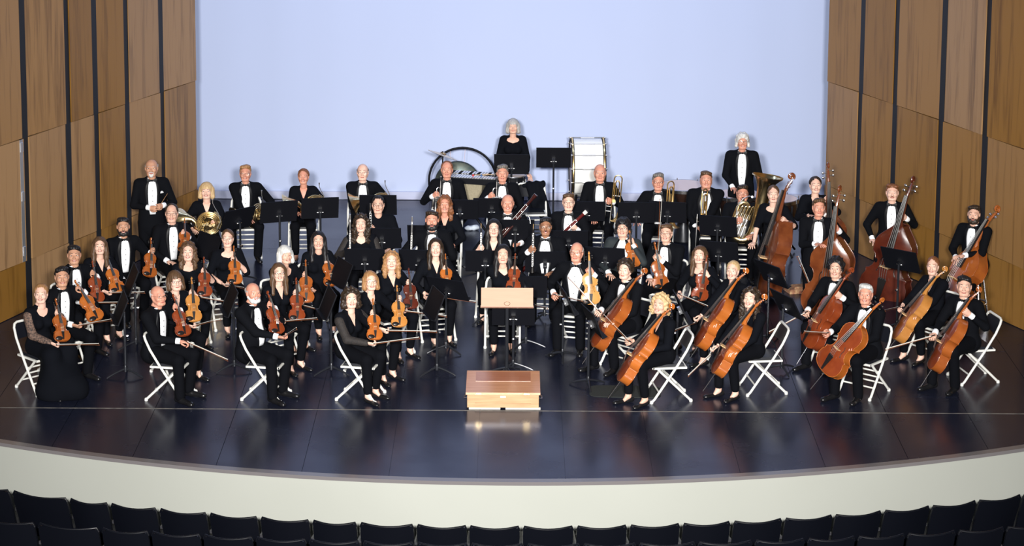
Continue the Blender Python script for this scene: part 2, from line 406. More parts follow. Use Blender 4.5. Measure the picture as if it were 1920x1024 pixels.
# side walls: black backing with oak panels hung in three tiers
WA = np.array([4.66, 7.10]); WB = np.array([7.15, .93]); WD = (WB-WA)/np.linalg.norm(WB-WA); WL = np.linalg.norm(WB-WA)
BACKM = mat('black_backing', (.006, .007, .010), .6)
ALU = mat('aluminium_edge', (.62, .65, .70), .3, metal=.8)
def side_wall(name, sg, stripY, tiers):
    rt = struct(thing(name, 'tall side wall of oak panels over black backing', 'wall')); del rt['category']; del rt['label']
    d = np.array([WD[0]*sg, WD[1]]); nrm = np.array([-sg*abs(WD[1]), -abs(WD[0])]); nrm /= np.linalg.norm(nrm)
    A = np.array([WA[0]*sg, WA[1]])
    b = MB(); c = A+d*WL/2-nrm*.09
    Rz = np.array([[d[0], -nrm[0], 0], [d[1], -nrm[1], 0], [0, 0, 1]])
    b.box((c[0], c[1], 4.0), (WL, .10, 8.0), 0, Rz); link('backing', b.mesh('backing', BACKM, False), rt)
    ts = [(WA[1]-y)/abs(WD[1]) for y in stripY]+[0]
    ts = sorted(ts); ts.append(WL)
    for i in range(len(ts)-1):
        t0, t1 = ts[i], ts[i+1]; hw = .065
        a0 = t0+(hw if i else 0); a1 = t1-(hw if i < len(ts)-2 else 0)
        for j in range(len(tiers)-1):
            z0, z1 = tiers[j], tiers[j+1]
            p = MB(); L = a1-a0; p.box((0, 0, (z1-z0)/2), (L, .03, z1-z0-.008))
            sk = (0.055, -.03, .06, -.02, .045, -.05)[(i+j) % 6]*sg
            o = link('oak_panel', p.mesh('oak_panel', MATS['oak_panel'], False), rt)
            cc = A+d*(a0+a1)/2+nrm*(.012+.006*((i+j) % 2))
            o.location = (cc[0], cc[1], z0+.004); o.rotation_euler = (0, 0, math.atan2(d[1], d[0])+sk*.5)
    for i in range(1, len(ts)-1):                                # thin black channels standing a little off the joints
        q = A+d*ts[i]; p = MB(); p.box((q[0], q[1], 4.0), (.125, .05, 8), 0, Rz); link('channel', p.mesh('channel', BACKM, False), rt)
    return rt, A, d, nrm, Rz
side_wall('wall_right', 1, [7.10-.88*1.0, 5.348, 4.24, 3.251, 2.2], [0.0, .80, 2.345, 5.2, 8.0])
wl, A_, d_, n_, R_ = side_wall('wall_left', -1, [6.201, 5.319, 4.569, 3.924, 2.975, 1.75], [0.0, .67, 2.30, 5.2, 8.0])
q = A_+d_*((WA[1]-2.86)/abs(WD[1]))+n_*.03; b = MB(); b.box((q[0], q[1], 1.49), (.07, .03, 1.62), 0, R_)
for zz in (.82, 1.55, 2.2): b.box((q[0]+n_[0]*.02, q[1]+n_[1]*.02, zz), (.05, .02, .12), 0, R_)
link('door_edge', b.mesh('door_edge', ALU, False), wl)

# ------------------------------------------------------------------ auditorium seats
SEATM = mat('navy_seat_shell', (.0022, .0028, .0055), .42, spec=.25, bump=(60, .05)); SEATM2 = mat('navy_seat_cloth', (.002, .0026, .0055), .9); SEATA = mat('seat_arm_metal', (.03, .03, .035), .4)
def seat_tmpl(w):
    T = Tmpl('theatre_seat', 'seat')
    b = MB(); V = []; Fc = []; nu, nv = 9, 6
    for side in (0, 1):
        for j in range(nv):
            t = j/(nv-1); z = .36+.49*t
            for i in range(nu):
                s_ = -1+2*i/(nu-1); ww = w/2*(.93+.07*t); x = s_*ww
                y = -.16*t-.0+ .045*(s_*s_)+(0.028 if side else 0)
                zz = z+(.022*(s_*s_) if j == nv-1 else 0)-(.02 if (j == nv-1 and abs(s_) == 1) else 0)
                V.append((x*(.97 if j == nv-1 and abs(s_) == 1 else 1), y, zz))
    o = nu*nv
    for j in range(nv-1):
        for i in range(nu-1):
            a = j*nu+i; Fc.append((a, a+1, a+nu+1, a+nu)); Fc.append((o+a, o+a+nu, o+a+nu+1, o+a+1))
    ring = [i for i in range(nu)]+[j*nu+nu-1 for j in range(1, nv)]+[(nv-1)*nu+i for i in range(nu-2, -1, -1)]+[j*nu for j in range(nv-2, 0, -1)]
    for i in range(len(ring)):
        a, c = ring[i], ring[(i+1) % len(ring)]; Fc.append((c, a, o+a, o+c))
    b.add(V, Fc); bi = T.part('backrest', b, SEATM)
    r = MB(); pts = [(-w/2*.98, -.16+.060, .83)]+[(s_*w/2*.965, -.16+.014+.045*s_*s_, .853+.022*s_*s_) for s_ in np.linspace(-.95, .95, 9)]+[(w/2*.98, -.16+.060, .83)]
    r.tube(pts, .011, 8); T.part('rim', r, SEATM, of=bi)
    c = MB(); c.box((0, .27, .42), (w*.86, .40, .09), top=.95); T.part('seat_cushion', c, SEATM2)
    for s_ in (-1, 1):
        a = MB(); a.box((s_*w/2, .20, .62), (.04, .36, .03)); a.box((s_*w/2, .2, .30), (.025, .10, .62)); T.part('armrest', a, SEATA)
    return T
g1 = [-70, 25, 133, 208, 300, 393, 488, 585, 673, 780, 878, 977, 1078, 1177, 1276, 1370, 1467, 1560, 1652, 1742, 1828, 1912, 1992]
R1 = 14.95; R2 = 23.17; R3 = 24.3
def on_row(px, R, z, guess, cy):
    p = gz(px, guess, z)
    for _ in range(12):
        a = math.asin(max(-1, min(1, (p[0]-LC[0])/R))); yy = cy-R*math.cos(a)
        q = prj((p[0], yy, z)); d = at(px, q[1], yy); p = np.array([d[0], yy, z])
    return p
ordn = ['first', 'second', 'third', 'fourth', 'fifth', 'sixth', 'seventh', 'eighth', 'ninth', 'tenth', 'eleventh', 'twelfth', 'thirteenth', 'fourteenth', 'fifteenth', 'sixteenth', 'seventeenth', 'eighteenth', 'nineteenth', 'twentieth', 'twenty-first', 'twenty-second', 'twenty-third', 'twenty-fourth', 'twenty-fifth']
ST = {}
def seats(gaps, R, zt, fl, rowname, cy):
    P = [on_row(g, R, zt, 960, cy) for g in gaps]
    for i in range(len(P)-1):
        a, c = P[i], P[i+1]; w = round((np.linalg.norm(c-a)-.022)/.02)*.02
        if w not in ST: ST[w] = seat_tmpl(w)
        mid = (a+c)/2; rz = math.atan2(c[1]-a[1], c[0]-a[0])
        ST[w].put('dark navy theatre seat, %s from the left edge in the %s' % (ordn[i], rowname), (mid[0], mid[1]+.15, fl), rz, 'theatre seats in the '+rowname)
seats(g1, R1, -.15, -1.06, 'row nearest the stage', LC[1])
g2 = [-40, 70, 190, 283, 380, 478, 578, 678, 780, 880, 985, 1090, 1195, 1305, 1412, 1510, 1605, 1697, 1793, 1883, 1975]
seats(g2, R2, .09, -.81, 'second row from the stage', 17.76)
g3 = [1740, 1853, 1945]
seats(g3, R3, .33, -.60, 'third row', 17.76)

# ------------------------------------------------------------------ podium
pc = gz(943, 768); px0, pxd = pc[0], .83
OAKL = mat('pale_oak', (.52, .33, .18), .45, var=((3, 8, 40), (.38, .22, .11)))
OAKR = mat('reddish_oak_top', (.72, .36, .19), .22, var=((3, 40, 3), (.60, .27, .14)))
OAKD = mat('reddish_inlay', (.50, .20, .11), .22, var=((3, 40, 3), (.42, .16, .085)))
pod = thing('conductor_podium', 'low wooden conductor podium box at centre stage front', 'podium', (pc[0], pc[1], 0))
b = MB(); b.box((0, .41, .095), (.82, .80, .15)); obj('body', b, OAKL, pod, False)
b = MB(); b.box((0, .41, .190), (.855, .84, .026)); tp = obj('top', b, OAKR, pod, False)
b = MB(); b.box((0, .60, .2045), (.64, .36, .004)); link('inlay', b.mesh('inlay', OAKD, False), tp)
b = MB(); b.box((-.21, .02, .0095), (.36, .035, .019)); b.box((.23, .02, .0095), (.40, .035, .019)); obj('foot_rail', b, mat('white_wood', (.72, .66, .56), .6), pod, False)
b = MB(); b.box((0, .004, .055), (.64, .012, .04)); obj('front_moulding', b, OAKL, pod, False)
b = MB(); b.box((.0, .004, .150), (.062, .006, .020)); obj('plate', b, mat('white_plate', (.8, .8, .8), .4), pod, False)
for sx in (-.28, .27):
    b = MB(); b.box((sx, -.012, .188), (.065, .008, .012)); obj('hinge', b, BRASS2, pod, False)
for sg in (-1, 1):
    b = MB(); b.tube([(sg*.41, .08, .11), (sg*.445, .10, .10), (sg*.445, .20, .10), (sg*.41, .22, .11)], .008, 8); obj('carry_handle', b, CHROME, pod)
# ------------------------------------------------------------------ folding chair
def chair_tmpl():
    T = Tmpl('folding_chair', 'chair'); r = .0148
    for s_ in (-1, 1):
        b = MB(); x = s_*.215
        b.tube([(x, -.235, .012), (x, -.20, .05), (x, .06, .44), (x, .17, .62), (s_*.205, .225, .73), (s_*.185, .245, .77)], r, 8)
        b.lathe([(.02, 0), (.021, .02), (.014, .035)], 10, (x, -.235, 0)); T.part('leg', b, CHW)
    b = MB(); b.tube([(-.185, .245, .77), (-.15, .252, .785), (.15, .252, .785), (.185, .245, .77)], r, 8); T.part('top_rail', b, CHW)
    for s_ in (-1, 1):
        b = MB(); x = s_*.188
        b.tube([(x, -.17, .415), (x, -.13, .37), (x, .22, .03), (x, .235, .012)], r, 8); b.lathe([(.02, 0), (.021, .02), (.014, .035)], 10, (x, .235, 0)); T.part('leg', b, CHW)
    for z, y, x in ((.30, -.035, .21), (.13, -.148, .21), (.11, .14, .186), (.21, .035, .186)):
        b = MB(); b.tube([(-x, y, z), (x, y, z)], .010, 8); T.part('crossbar', b, CHW)
    b = MB(); b.box((0, -.02, .412), (.40, .40, .022)); b.tube([(-.2, -.215, .414), (.2, -.215, .414)], .014, 8); sp = T.part('seat_pan', b, CHW)
    b = MB(); b.box((0, -.02, .436), (.36, .36, .030), top=.93); T.part('seat_pad', b, VINYL, of=sp)
    b = MB(); V = []; Fc = []
    n = 7
    for (dy, dz0, dz1) in ((0, 0, 0), (.022, 0, 0)):
        for i in range(n):
            s_ = -1+2*i/(n-1); x = .196*s_; cy = .03*(1-s_*s_)
            V += [(x, .165+dy+cy, .60), (x*.95, .238+dy+cy, .765-(.02 if abs(s_) == 1 else 0))]
    for i in range(n-1):
        Fc += [(2*i, 2*i+2, 2*i+3, 2*i+1), (2*n+2*i, 2*n+2*i+1, 2*n+2*i+3, 2*n+2*i+2), (2*i+1, 2*i+3, 2*n+2*i+3, 2*n+2*i+1), (2*i, 2*n+2*i, 2*n+2*i+2, 2*i+2)]
    Fc += [(0, 1, 2*n+1, 2*n), (2*n-2, 4*n-2, 4*n-1, 2*n-1)]
    b.add(V, Fc); T.part('backrest', b, VINYL)
    return T
CHAIR = chair_tmpl()
def stool_tmpl():
    T = Tmpl('bass_stool', 'stool'); h = .62
    b = MB(); b.lathe([(.0, h-.05), (.16, h-.05), (.17, h-.03), (.165, h-.005), (.12, h), (0, h)], 20, cap=False); T.part('seat_pad', b, VINYL)
    for a in range(4):
        an = PI/4+a*PI/2; b = MB(); b.tube([(.11*math.cos(an), .11*math.sin(an), h-.05), (.21*math.cos(an), .21*math.sin(an), .0)], .013, 8); T.part('leg', b, CHROME)
    b = MB(); b.tube([(.175*math.cos(t), .175*math.sin(t), .22) for t in np.linspace(0, 2*PI, 24, endpoint=False)], .009, 6, closed=True); T.part('foot_ring', b, CHROME)
    return T
STOOL = stool_tmpl()
# ------------------------------------------------------------------ music stand (desk faces -Y, players stand there)
def rotx(a): c, s = math.cos(a), math.sin(a); return np.array([[1, 0, 0], [0, c, -s], [0, s, c]])
def stand_tmpl(hz, tilt, wood=False):
    T = Tmpl('conductor_stand' if wood else 'music_stand', 'music stand')
    Rm = rotx(-math.radians(tilt)); w, h = (.62, .24) if wood else (.51, .325)
    DM = mat('pale_beech_desk', (.40, .215, .125), .45, var=((3, 3, 30), (.36, .19, .108))) if wood else BLK
    c0 = np.array([0, 0, hz])
    def pt(p): return Rm@np.array(p, float)+c0
    b = MB(); b.box(c0, (w, .014 if wood else .006, h), 0, Rm)
    if not wood:
        for s_ in (-1, 1): b.box(pt((s_*w/2, -.006, 0)), (.006, .016, h), 0, Rm)
        b.box(pt((0, -.004, h/2)), (w, .012, .006), 0, Rm)
    else:
        b.box(pt((0, .0, -h/2+.012)), (w+.01, .03, .03), 0, Rm, )
    d = T.part('desk', b, DM, False)
    b = MB(); b.box(pt((0, -.032, -h/2+.003)), (w, .062, .007), 0, Rm); T.part('ledge', b, mat('red_edge', (.30, .10, .05), .4) if wood else BLK, False, of=d)
    if wood:
        b = MB(); b.tube([pt((.035*math.cos(t), -.0085, -.07+.022*math.sin(t))) for t in np.linspace(0, 2*PI, 20, endpoint=False)], .0025, 6, closed=True); T.part('emblem', b, BRASS2, of=d)
    b = MB(); b.box(pt((0, .022, -.03)), (.05, .04, .09), 0, Rm); b.tube([pt((-.045, .03, -.05)), pt((.045, .03, -.05))], .010, 8); T.part('tilt_bracket', b, CHROME if not wood else BLK)
    zb = hz-.05
    b = MB(); b.tube([(0, .035, .06), (0, .035, zb)], .0155, 10); T.part('outer_tube', b, BLK2) if not wood else T.part('outer_tube', (MB().tube([(0, .035, .02), (0, .035, zb)], .022, 10)), BLK2)
    b = MB(); b.lathe([(.022, .05), (.024, .075), (.020, .12), (.016, .13)], 12, (0, .035, 0)); T.part('hub', b, BLK2)
    for k in range(3):
        a = -PI/2+.35+k*2*PI/3; b = MB(); cx, cy = math.cos(a), math.sin(a)
        b.tube([(cx*rr, .035+cy*rr, zz) for rr, zz in ((.012, .085), (.06, .075), (.14, .052), (.22, .022), (.245, .010))], [.014, .013, .012, .011, .009], 8); T.part('leg', b, BLK2)
    b = MB(); b.lathe([(.010, 0), (.017, .004), (.017, .026), (.010, .030)], 10, (0, .05, zb*.62), 'y'); T.part('height_knob', b, CHROME)
    return T
_ST = {}
def stand(label, desk, z=None, base=None, yaw=180, tilt=22, wood=False, roll=0, paper=False):
    """desk / base are picture points of the desk centre and the foot; yaw is where the music side faces"""
    if base is not None:
        B = gz(*base); hz = at(desk[0], desk[1], B[1])[2]
        if z is not None: hz = z
    else:
        hz = z; B = gz(desk[0], desk[1], z)
    hz = round(min(max(hz, .62), 1.35)/.04)*.04; key = (hz, tilt, wood)
    if key not in _ST: _ST[key] = stand_tmpl(hz, tilt, wood)
    t = _ST[key].put(label, (B[0], B[1], 0), math.radians(yaw), None if wood else 'black orchestral music stands')
    if paper:
        Rm = rotx(-math.radians(tilt)); c = Rm@np.array([0, -.012, -.01])+np.array([0, 0, hz])
        for s_ in (-1, 1):
            p = MB(); p.box((c[0]+s_*.115, c[1], c[2]), (.22, .003, .29), 0, Rm)
            o = link('sheet_music', p.mesh('sheet_music', PAPER, False)); o.matrix_world = t.matrix_basis
            tag(o, 'white sheet music lying on the '+label[:1].lower()+label[1:], 'sheet music')
    return t
# ------------------------------------------------------------------ string instruments
VP = [(0, .02), (.004, .085), (.02, .165), (.06, .235), (.12, .275), (.19, .29), (.26, .28), (.32, .25), (.352, .25), (.366, .262), (.378, .225), (.41, .185), (.46, .16), (.52, .155), (.57, .165), (.615, .19), (.635, .228), (.65, .215), (.68, .212), (.73, .228), (.79, .235), (.85, .225), (.91, .19), (.955, .135), (.985, .075), (1, .04)]
BP = [(0, .03), (.006, .10), (.025, .175), (.07, .245), (.13, .285), (.20, .30), (.27, .288), (.33, .258), (.362, .262), (.376, .265), (.39, .232), (.43, .195), (.48, .178), (.53, .18), (.58, .20), (.61, .236), (.625, .232), (.66, .235), (.71, .238), (.76, .23), (.81, .205), (.86, .165), (.91, .12), (.955, .08), (.985, .058), (1, .05)]
def strings_tmpl(kind):
    P = {'violin': dict(L=.355, D=.034, nk=.130, sc=.100, ft=.0085, arch=.014, pf=VP, nt=.012, nb=.021, st=.0011, el=0),
         'cello': dict(L=.750, D=.125, nk=.275, sc=.195, ft=.020, arch=.026, pf=VP, nt=.017, nb=.032, st=.0018, el=.30),
         'double_bass': dict(L=1.120, D=.205, nk=.430, sc=.270, ft=.030, arch=.035, pf=BP, nt=.023, nb=.045, st=.0028, el=.10)}[kind]
    L, D = P['L'], P['D']; T = Tmpl(kind, kind.replace('_', ' ')); V0 = VAR['orange']
    pf = np.array(P['pf']); tt = pf[:, 0]*L; ww = pf[:, 1]*L*1.0; nu = 9; h = D/2
    k = len(tt)
    def plate(sg, ar):
        b = MB(); V = []; Fc = []
        for i in range(k):
            e = min(1, tt[i]/(.10*L), (L-tt[i])/(.10*L)); e = max(0, e)
            for j in range(nu):
                s_ = -1+2*j/(nu-1); x = s_*ww[i]*1.03
                V.append((x, sg*(h+ar*(1-abs(s_)**2.2)*e**.5), tt[i]))
        for i in range(k-1):
            for j in range(nu-1):
                q = (i*nu+j, i*nu+j+1, (i+1)*nu+j+1, (i+1)*nu+j); Fc.append(q if sg < 0 else q[::-1])
        return b.add(V, Fc)
    def taper(t): return 1.0-(.0 if kind != 'double_bass' else .22*max(0, (t/L-.65)/.35))
    b = plate(-1, P['arch']); fr = T.part('front_plate', b, V0, sh=False)
    b = plate(1, P['arch']); T.part('back_plate', b, V0, sh=False)
    b = MB(); V = []; Fc = []
    loop = [(ww[i], tt[i]) for i in range(k)]+[(-ww[i], tt[i]) for i in range(k-1, -1, -1)]
    for x, z in loop: V += [(x, -h, z), (x, h, z)]
    n = len(loop)
    for i in range(n):
        j = (i+1) % n; Fc.append((2*i, 2*i+1, 2*j+1, 2*j))
    b.add(V, Fc); T.part('ribs', b, V0)
    er = .0035 if kind == 'violin' else (.006 if kind == 'cello' else .008)
    b = MB()
    for y in (-h, h): b.tube([(x*1.03, y, z) for x, z in loop], er*.8, 5, closed=True)
    T.part('edge', b, V0, of=fr, sh=False)
    # f-holes
    for s_ in (-1, 1):
        b = MB(); pts = []
        for q in np.linspace(0, 1, 9):
            z = L*(.385+.19*q); x = s_*L*(.125-.045*q+.012*math.sin((q-.5)*2*PI)); sx = abs(x)/np.interp(z, tt, ww)
            pts.append((x, -(h+P['arch']*(1-min(1, sx)**2.2))-.0005, z))
        b.tube(pts, [L*.008]+[L*.0055]*7+[L*.008], 6, squash=None); T.part('f_hole', b, EBONY, of=fr)
    # bridge, tailpiece
    zb = L*.475; yb = -(h+P['arch']); bh = L*.092
    b = MB(); b.box((0, yb-bh/2+.002, zb), (L*.115, bh, L*.012), 0, None); T.part('bridge', b, PALEWOOD, False)
    tp = [(L*.012, .0), (L*.03, .12), (L*.055, .30), (L*.05, .315)]
    b = MB(); pl = [(-.016*L, .03*L), (.016*L, .03*L), (.055*L, .315*L), (.045*L, .335*L), (-.045*L, .335*L), (-.055*L, .315*L)]
    V = [(x, yb-L*.02-(z/L)*.10*L, z) for x, z in pl]+[(x, yb-L*.008-(z/L)*.10*L, z) for x, z in pl]
    n = 6; b.add(V, [tuple(range(n)), tuple(range(2*n-1, n-1, -1))]+[(i, n+i, n+(i+1) % n, (i+1) % n) for i in range(n)]); T.part('tailpiece', b, EBONY, False)
    # neck + fingerboard
    zn = L+P['nk']; ft = P['ft']; zf = L*.64; yt = yb-bh*.55; yn = -(h+P['arch']*.2)-ft
    b = MB(); V = []
    for z, w, y in ((zf, P['nb'], yt), (zn, P['nt'], yn)):
        V += [(-w, y, z), (0, y-ft*.35, z), (w, y, z), (w*.9, y+ft*.7, z), (-w*.9, y+ft*.7, z)]
    b.add(V, [(0, 1, 6, 5), (1, 2, 7, 6), (2, 3, 8, 7), (3, 4, 9, 8), (4, 0, 5, 9), (4, 3, 2, 1, 0), (5, 6, 7, 8, 9)]); T.part('fingerboard', b, EBONY)
    b = MB(); b.tube([(0, yn*.55, L-.02*L), (0, yn+ft*1.0, L+.06*L), (0, yn+ft*1.15, zn), (0, yn+ft*1.6, zn+P['sc']*.15)], [P['nb']*1.2, P['nb']*.88, P['nt']*1.0, P['nt']*1.0], 10); nk = T.part('neck', b, V0)
    # pegbox and scroll
    s0 = P['sc']; yc = yn+ft*1.4; b = MB()
    b.tube([(0, yc, zn), (0, yc+s0*.08, zn+s0*.35), (0, yc+s0*.20, zn+s0*.62)], [P['nt']*1.05, P['nt']*.95, P['nt']*.72], 8)
    pts = []; rad = []
    cy_, cz_ = yc+s0*.10, zn+s0*.80
    for q in np.linspace(0, 1, 26):
        a = -PI*.05+q*PI*3.1; rr = s0*.20*(1-.80*q)
        pts.append((0, cy_+rr*math.sin(PI/2-a+.4), cz_+rr*math.cos(PI/2-a+.4))); rad.append(P['nt']*(.72-.30*q)+.0)
    b.tube(pts, rad, 8); b.tube([(-P['nt']*1.0, cy_, cz_), (P['nt']*1.0, cy_, cz_)], [s0*.05, s0*.05], 10); T.part('scroll', b, V0)
    for i, fz in enumerate((.18, .30, .42, .54)):
        s_ = 1 if i % 2 else -1; b = MB(); pl = s0*(.30 if kind != 'double_bass' else .26)
        y = yc+s0*.08*fz/.35; z = zn+s0*fz
        b.tube([(-s_*P['nt'], y, z), (s_*(P['nt']+pl*.55), y, z)], s0*.022, 6); b.ell((s_*(P['nt']+pl*.75), y, z), (pl*.28, s0*.028, s0*.075), 8, 5)
        T.part('peg', b, EBONY if kind != 'double_bass' else CHROME)
    # strings
    for i in range(4):
        o = (i-1.5)/1.5; b = MB()
        b.tube([(o*P['nt']*.75, yn-ft*.45, zn), (o*L*.047, yb-bh, zb), (o*L*.04, yb-L*.05, L*.32)], P['st'], 5); T.part('string', b, SILVER)
    if kind == 'violin':
        b = MB(); b.ell((-.055, -h-.018, .03), (.048, .013, .03), 10, 6); T.part('chin_rest', b, EBONY)
    else:
        b = MB(); b.tube([(0, 0, .01), (0, 0, -P['el'])], .0055 if kind == 'cello' else .008, 8); b.lathe([(.02, -.03), (.024, 0), (.018, .01)], 10); T.part('endpin', b, CHROME)
    T.total = zn+s0; T.nut = zn; T.L = L; T.D = D
    return T
STR = {k_: strings_tmpl(k_) for k_ in ('violin', 'cello', 'double_bass')}
def bow_tmpl(name, L, r):
    T = Tmpl(name, 'bow')
    b = MB(); b.tube([(-.02, 0, 0), (L*.5, 0, -.004), (L*.9, 0, .004), (L, 0, .012)], [r, r*.9, r*.7, r*.6], 6); b.tube([(L*.985, 0, .010), (L, 0, -.014)], [r*.9, r*.6], 6); T.part('stick', b, STICK)
    b = MB(); b.box((L*.5+.02, 0, -.016), (L*.94, r*2.2, .003)); T.part('bow_hair', b, HAIRBOW, False)
    b = MB(); b.box((.035, 0, -.012), (.055, .012, .018)); b.lathe([(r*1.1, -.035), (r*1.1, -.015)], 8, (0, 0, 0), 'x'); T.part('frog', b, EBONY)
    return T
BOW = {'violin': bow_tmpl('violin_bow', .74, .0042), 'cello': bow_tmpl('cello_bow', .71, .0050), 'double_bass': bow_tmpl('bass_bow', .72, .0058)}
def frame(origin, Z, N):
    """matrix with local Z along Z and local -Y along N"""
    Z = np.array(Z, float); Z /= np.linalg.norm(Z); Y = -np.array(N, float); Y -= Z*(Y@Z); Y /= np.linalg.norm(Y); X = np.cross(Y, Z)
    M = Matrix.Identity(4)
    for i in range(3): M[i][0] = X[i]; M[i][1] = Y[i]; M[i][2] = Z[i]; M[i][3] = origin[i]
    return M
def put_string(kind, label, bpx, spx, Yb, lean=1, twist=0, colr='orange', maxd=.45, minz=None):
    T = STR[kind]; Lt = T.total; b = at(bpx[0], bpx[1], Yb); best = None
    for dy in np.linspace(0, maxd, 46):
        s_ = at(spx[0], spx[1], Yb+lean*dy); d = abs(np.linalg.norm(s_-b)-Lt)
        if best is None or d < best[0]: best = (d, s_)
    s_ = best[1]; sc = np.linalg.norm(s_-b)/Lt; sc = min(max(sc, .86), 1.14)
    ax = (s_-b)/np.linalg.norm(s_-b); view = CP-b; view /= np.linalg.norm(view)
    n = view-ax*(view@ax); n /= np.linalg.norm(n); tw = math.radians(twist)
    n = n*math.cos(tw)+np.cross(ax, n)*math.sin(tw)
    M = frame(b, ax, n)@Matrix.Scale(sc, 4)
    o_ = T.put(label, mw=M, group={'violin': 'violins and violas', 'cello': 'cellos', 'double_bass': 'double basses'}[kind], remat={VAR['orange'].name: VAR[colr]})
    if kind == 'cello' and colr in ('orange', 'amber', 'golden'):      # darker red on the front plate paints in its dark reflection
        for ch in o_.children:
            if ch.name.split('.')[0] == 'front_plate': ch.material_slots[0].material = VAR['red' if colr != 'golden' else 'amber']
    return b, s_, ax, n
def put_bow(kind, label, hand, tip_px, lean=-1, hair=(0, -.5, 1), L=None, maxd=.6):
    Lb = .72 if L is None else L; best = None
    for dy in np.linspace(0, maxd, 40):
        t = at(tip_px[0], tip_px[1], hand[1]+lean*dy); d = abs(np.linalg.norm(t-hand)-Lb)
        if best is None or d < best[0]: best = (d, t)
    X = best[1]-hand; X /= np.linalg.norm(X); Z = -np.array(hair, float); Z -= X*(Z@X); Z /= np.linalg.norm(Z); Y = np.cross(Z, X)
    M = Matrix.Identity(4)
    for i in range(3): M[i][0] = X[i]; M[i][1] = Y[i]; M[i][2] = Z[i]; M[i][3] = hand[i]-X[i]*.03
    BOW[kind].put(label, mw=M, group='bows'); return X
# ------------------------------------------------------------------ people
def head_field(sex, fat=0.0):
    F_ = Field(.02); w = 1.0 if sex == 'm' else .95; j = 1.0 if sex == 'm' else .86
    F_.ell((0, .016, .028), (.077*w, .096, .087)); F_.ell((0, -.018, -.018), (.066*w+fat*.01, .074, .086))
    F_.cone((-.026*j, -.052, -.088), (.026*j, -.052, -.088), .024, .024); F_.ell((0, -.064, -.096), (.022*j, .022, .018), .015)
    for s_ in (-1, 1):
        F_.cone((s_*.058*w, .008, -.045), (s_*.030*j, -.048, -.086), .020+fat*.008, .022+fat*.008)
        F_.ell((s_*.038, -.062, -.030), (.026, .024, .024), .02)
        F_.ell((s_*.0785*w, .012, -.004), (.009, .019, .032), .006, )
        F_.ell((s_*.013, -.096, -.037), (.0085, .010, .008), .006)
    F_.cone((-.036, -.074, .021), (.036, -.074, .021), .014, .014, .016)
    F_.cone((0, -.086, .006), (0, -.108, -.030), .0085, .0130, .010)
    F_.cone((-.016, -.087, -.062), (.016, -.087, -.062), .0085, .0085, .010)
    F_.cone((0, .022, -.06), (0, .046, -.165), .050*w+fat*.01, .053*w+fat*.012, .02)
    def socket(P):
        d = np.full(P.shape[:-1], -1.0)
        for s_ in (-1, 1):
            q = P-np.array([s_*.032, -.098, .000]); d = np.maximum(d, .0155-np.sqrt((q[..., 0]/1.25)**2+q[..., 1]**2+(q[..., 2]/.85)**2))
        return d
    F_.cut.append(socket); return F_
HEADS = {}
def head_geo(sex, fat, smile):
    key = (sex, fat, smile)
    if key in HEADS: return HEADS[key]
    F_ = head_field(sex, fat); V, Q = F_.mesh(.0072); b = MB(); b.add(V, Q.tolist(), 0)
    for s_ in (-1, 1):
        b.ell((s_*.032, -.0775, .0), (.0155, .0085, .0072), 10, 6, 1); b.ell((s_*.0315, -.0835, .0002), (.0062, .0038, .0062), 8, 5, 2)
        b.tube([(s_*(.018+.028*q), -.0855+.011*q*q, .0085+.0035*math.sin(q*PI)) for q in np.linspace(0, 1, 5)], [.0014, .0022, .0024, .0022, .0012], 5, 5)   # lash line
        b.tube([(s_*(.013+.040*q), -.0905+.020*q*q, .0285+.0030*math.sin(q*PI)-.0035*q) for q in np.linspace(0, 1, 6)], [.0020, .0034, .0036, .0032, .0026, .0014], 6, 5)
    xs_ = np.linspace(-1, 1, 11); up = .0075 if smile else .001; wd = .025 if smile else .021
    X = xs_*wd; Z0 = -.063+up*(xs_**2)
    Pm = F_.front(X, Z0, .001, -.2)
    b.tube(Pm+np.array([0, 0, .004]), [.0014]+[.0034]*9+[.0014], 6, 3)
    if smile:
        top = F_.front(X*.86, Z0-.001, .0022, -.2); bot = F_.front(X*.80, Z0-.007*(1-xs_**2)-.001, .0022, -.2)
        b.add(np.vstack([top, bot]), [(i, 11+i, 12+i, i+1) for i in range(10)], 4)
    Pl = F_.front(X, Z0-(.0085 if smile else .0055)*(1-xs_**2), .001, -.2); b.tube(Pl, [.0014]+[.0042]*9+[.0014], 6, 3)
    r = (np.vstack(b.v), b.f, b.m, F_); HEADS[key] = r; return r
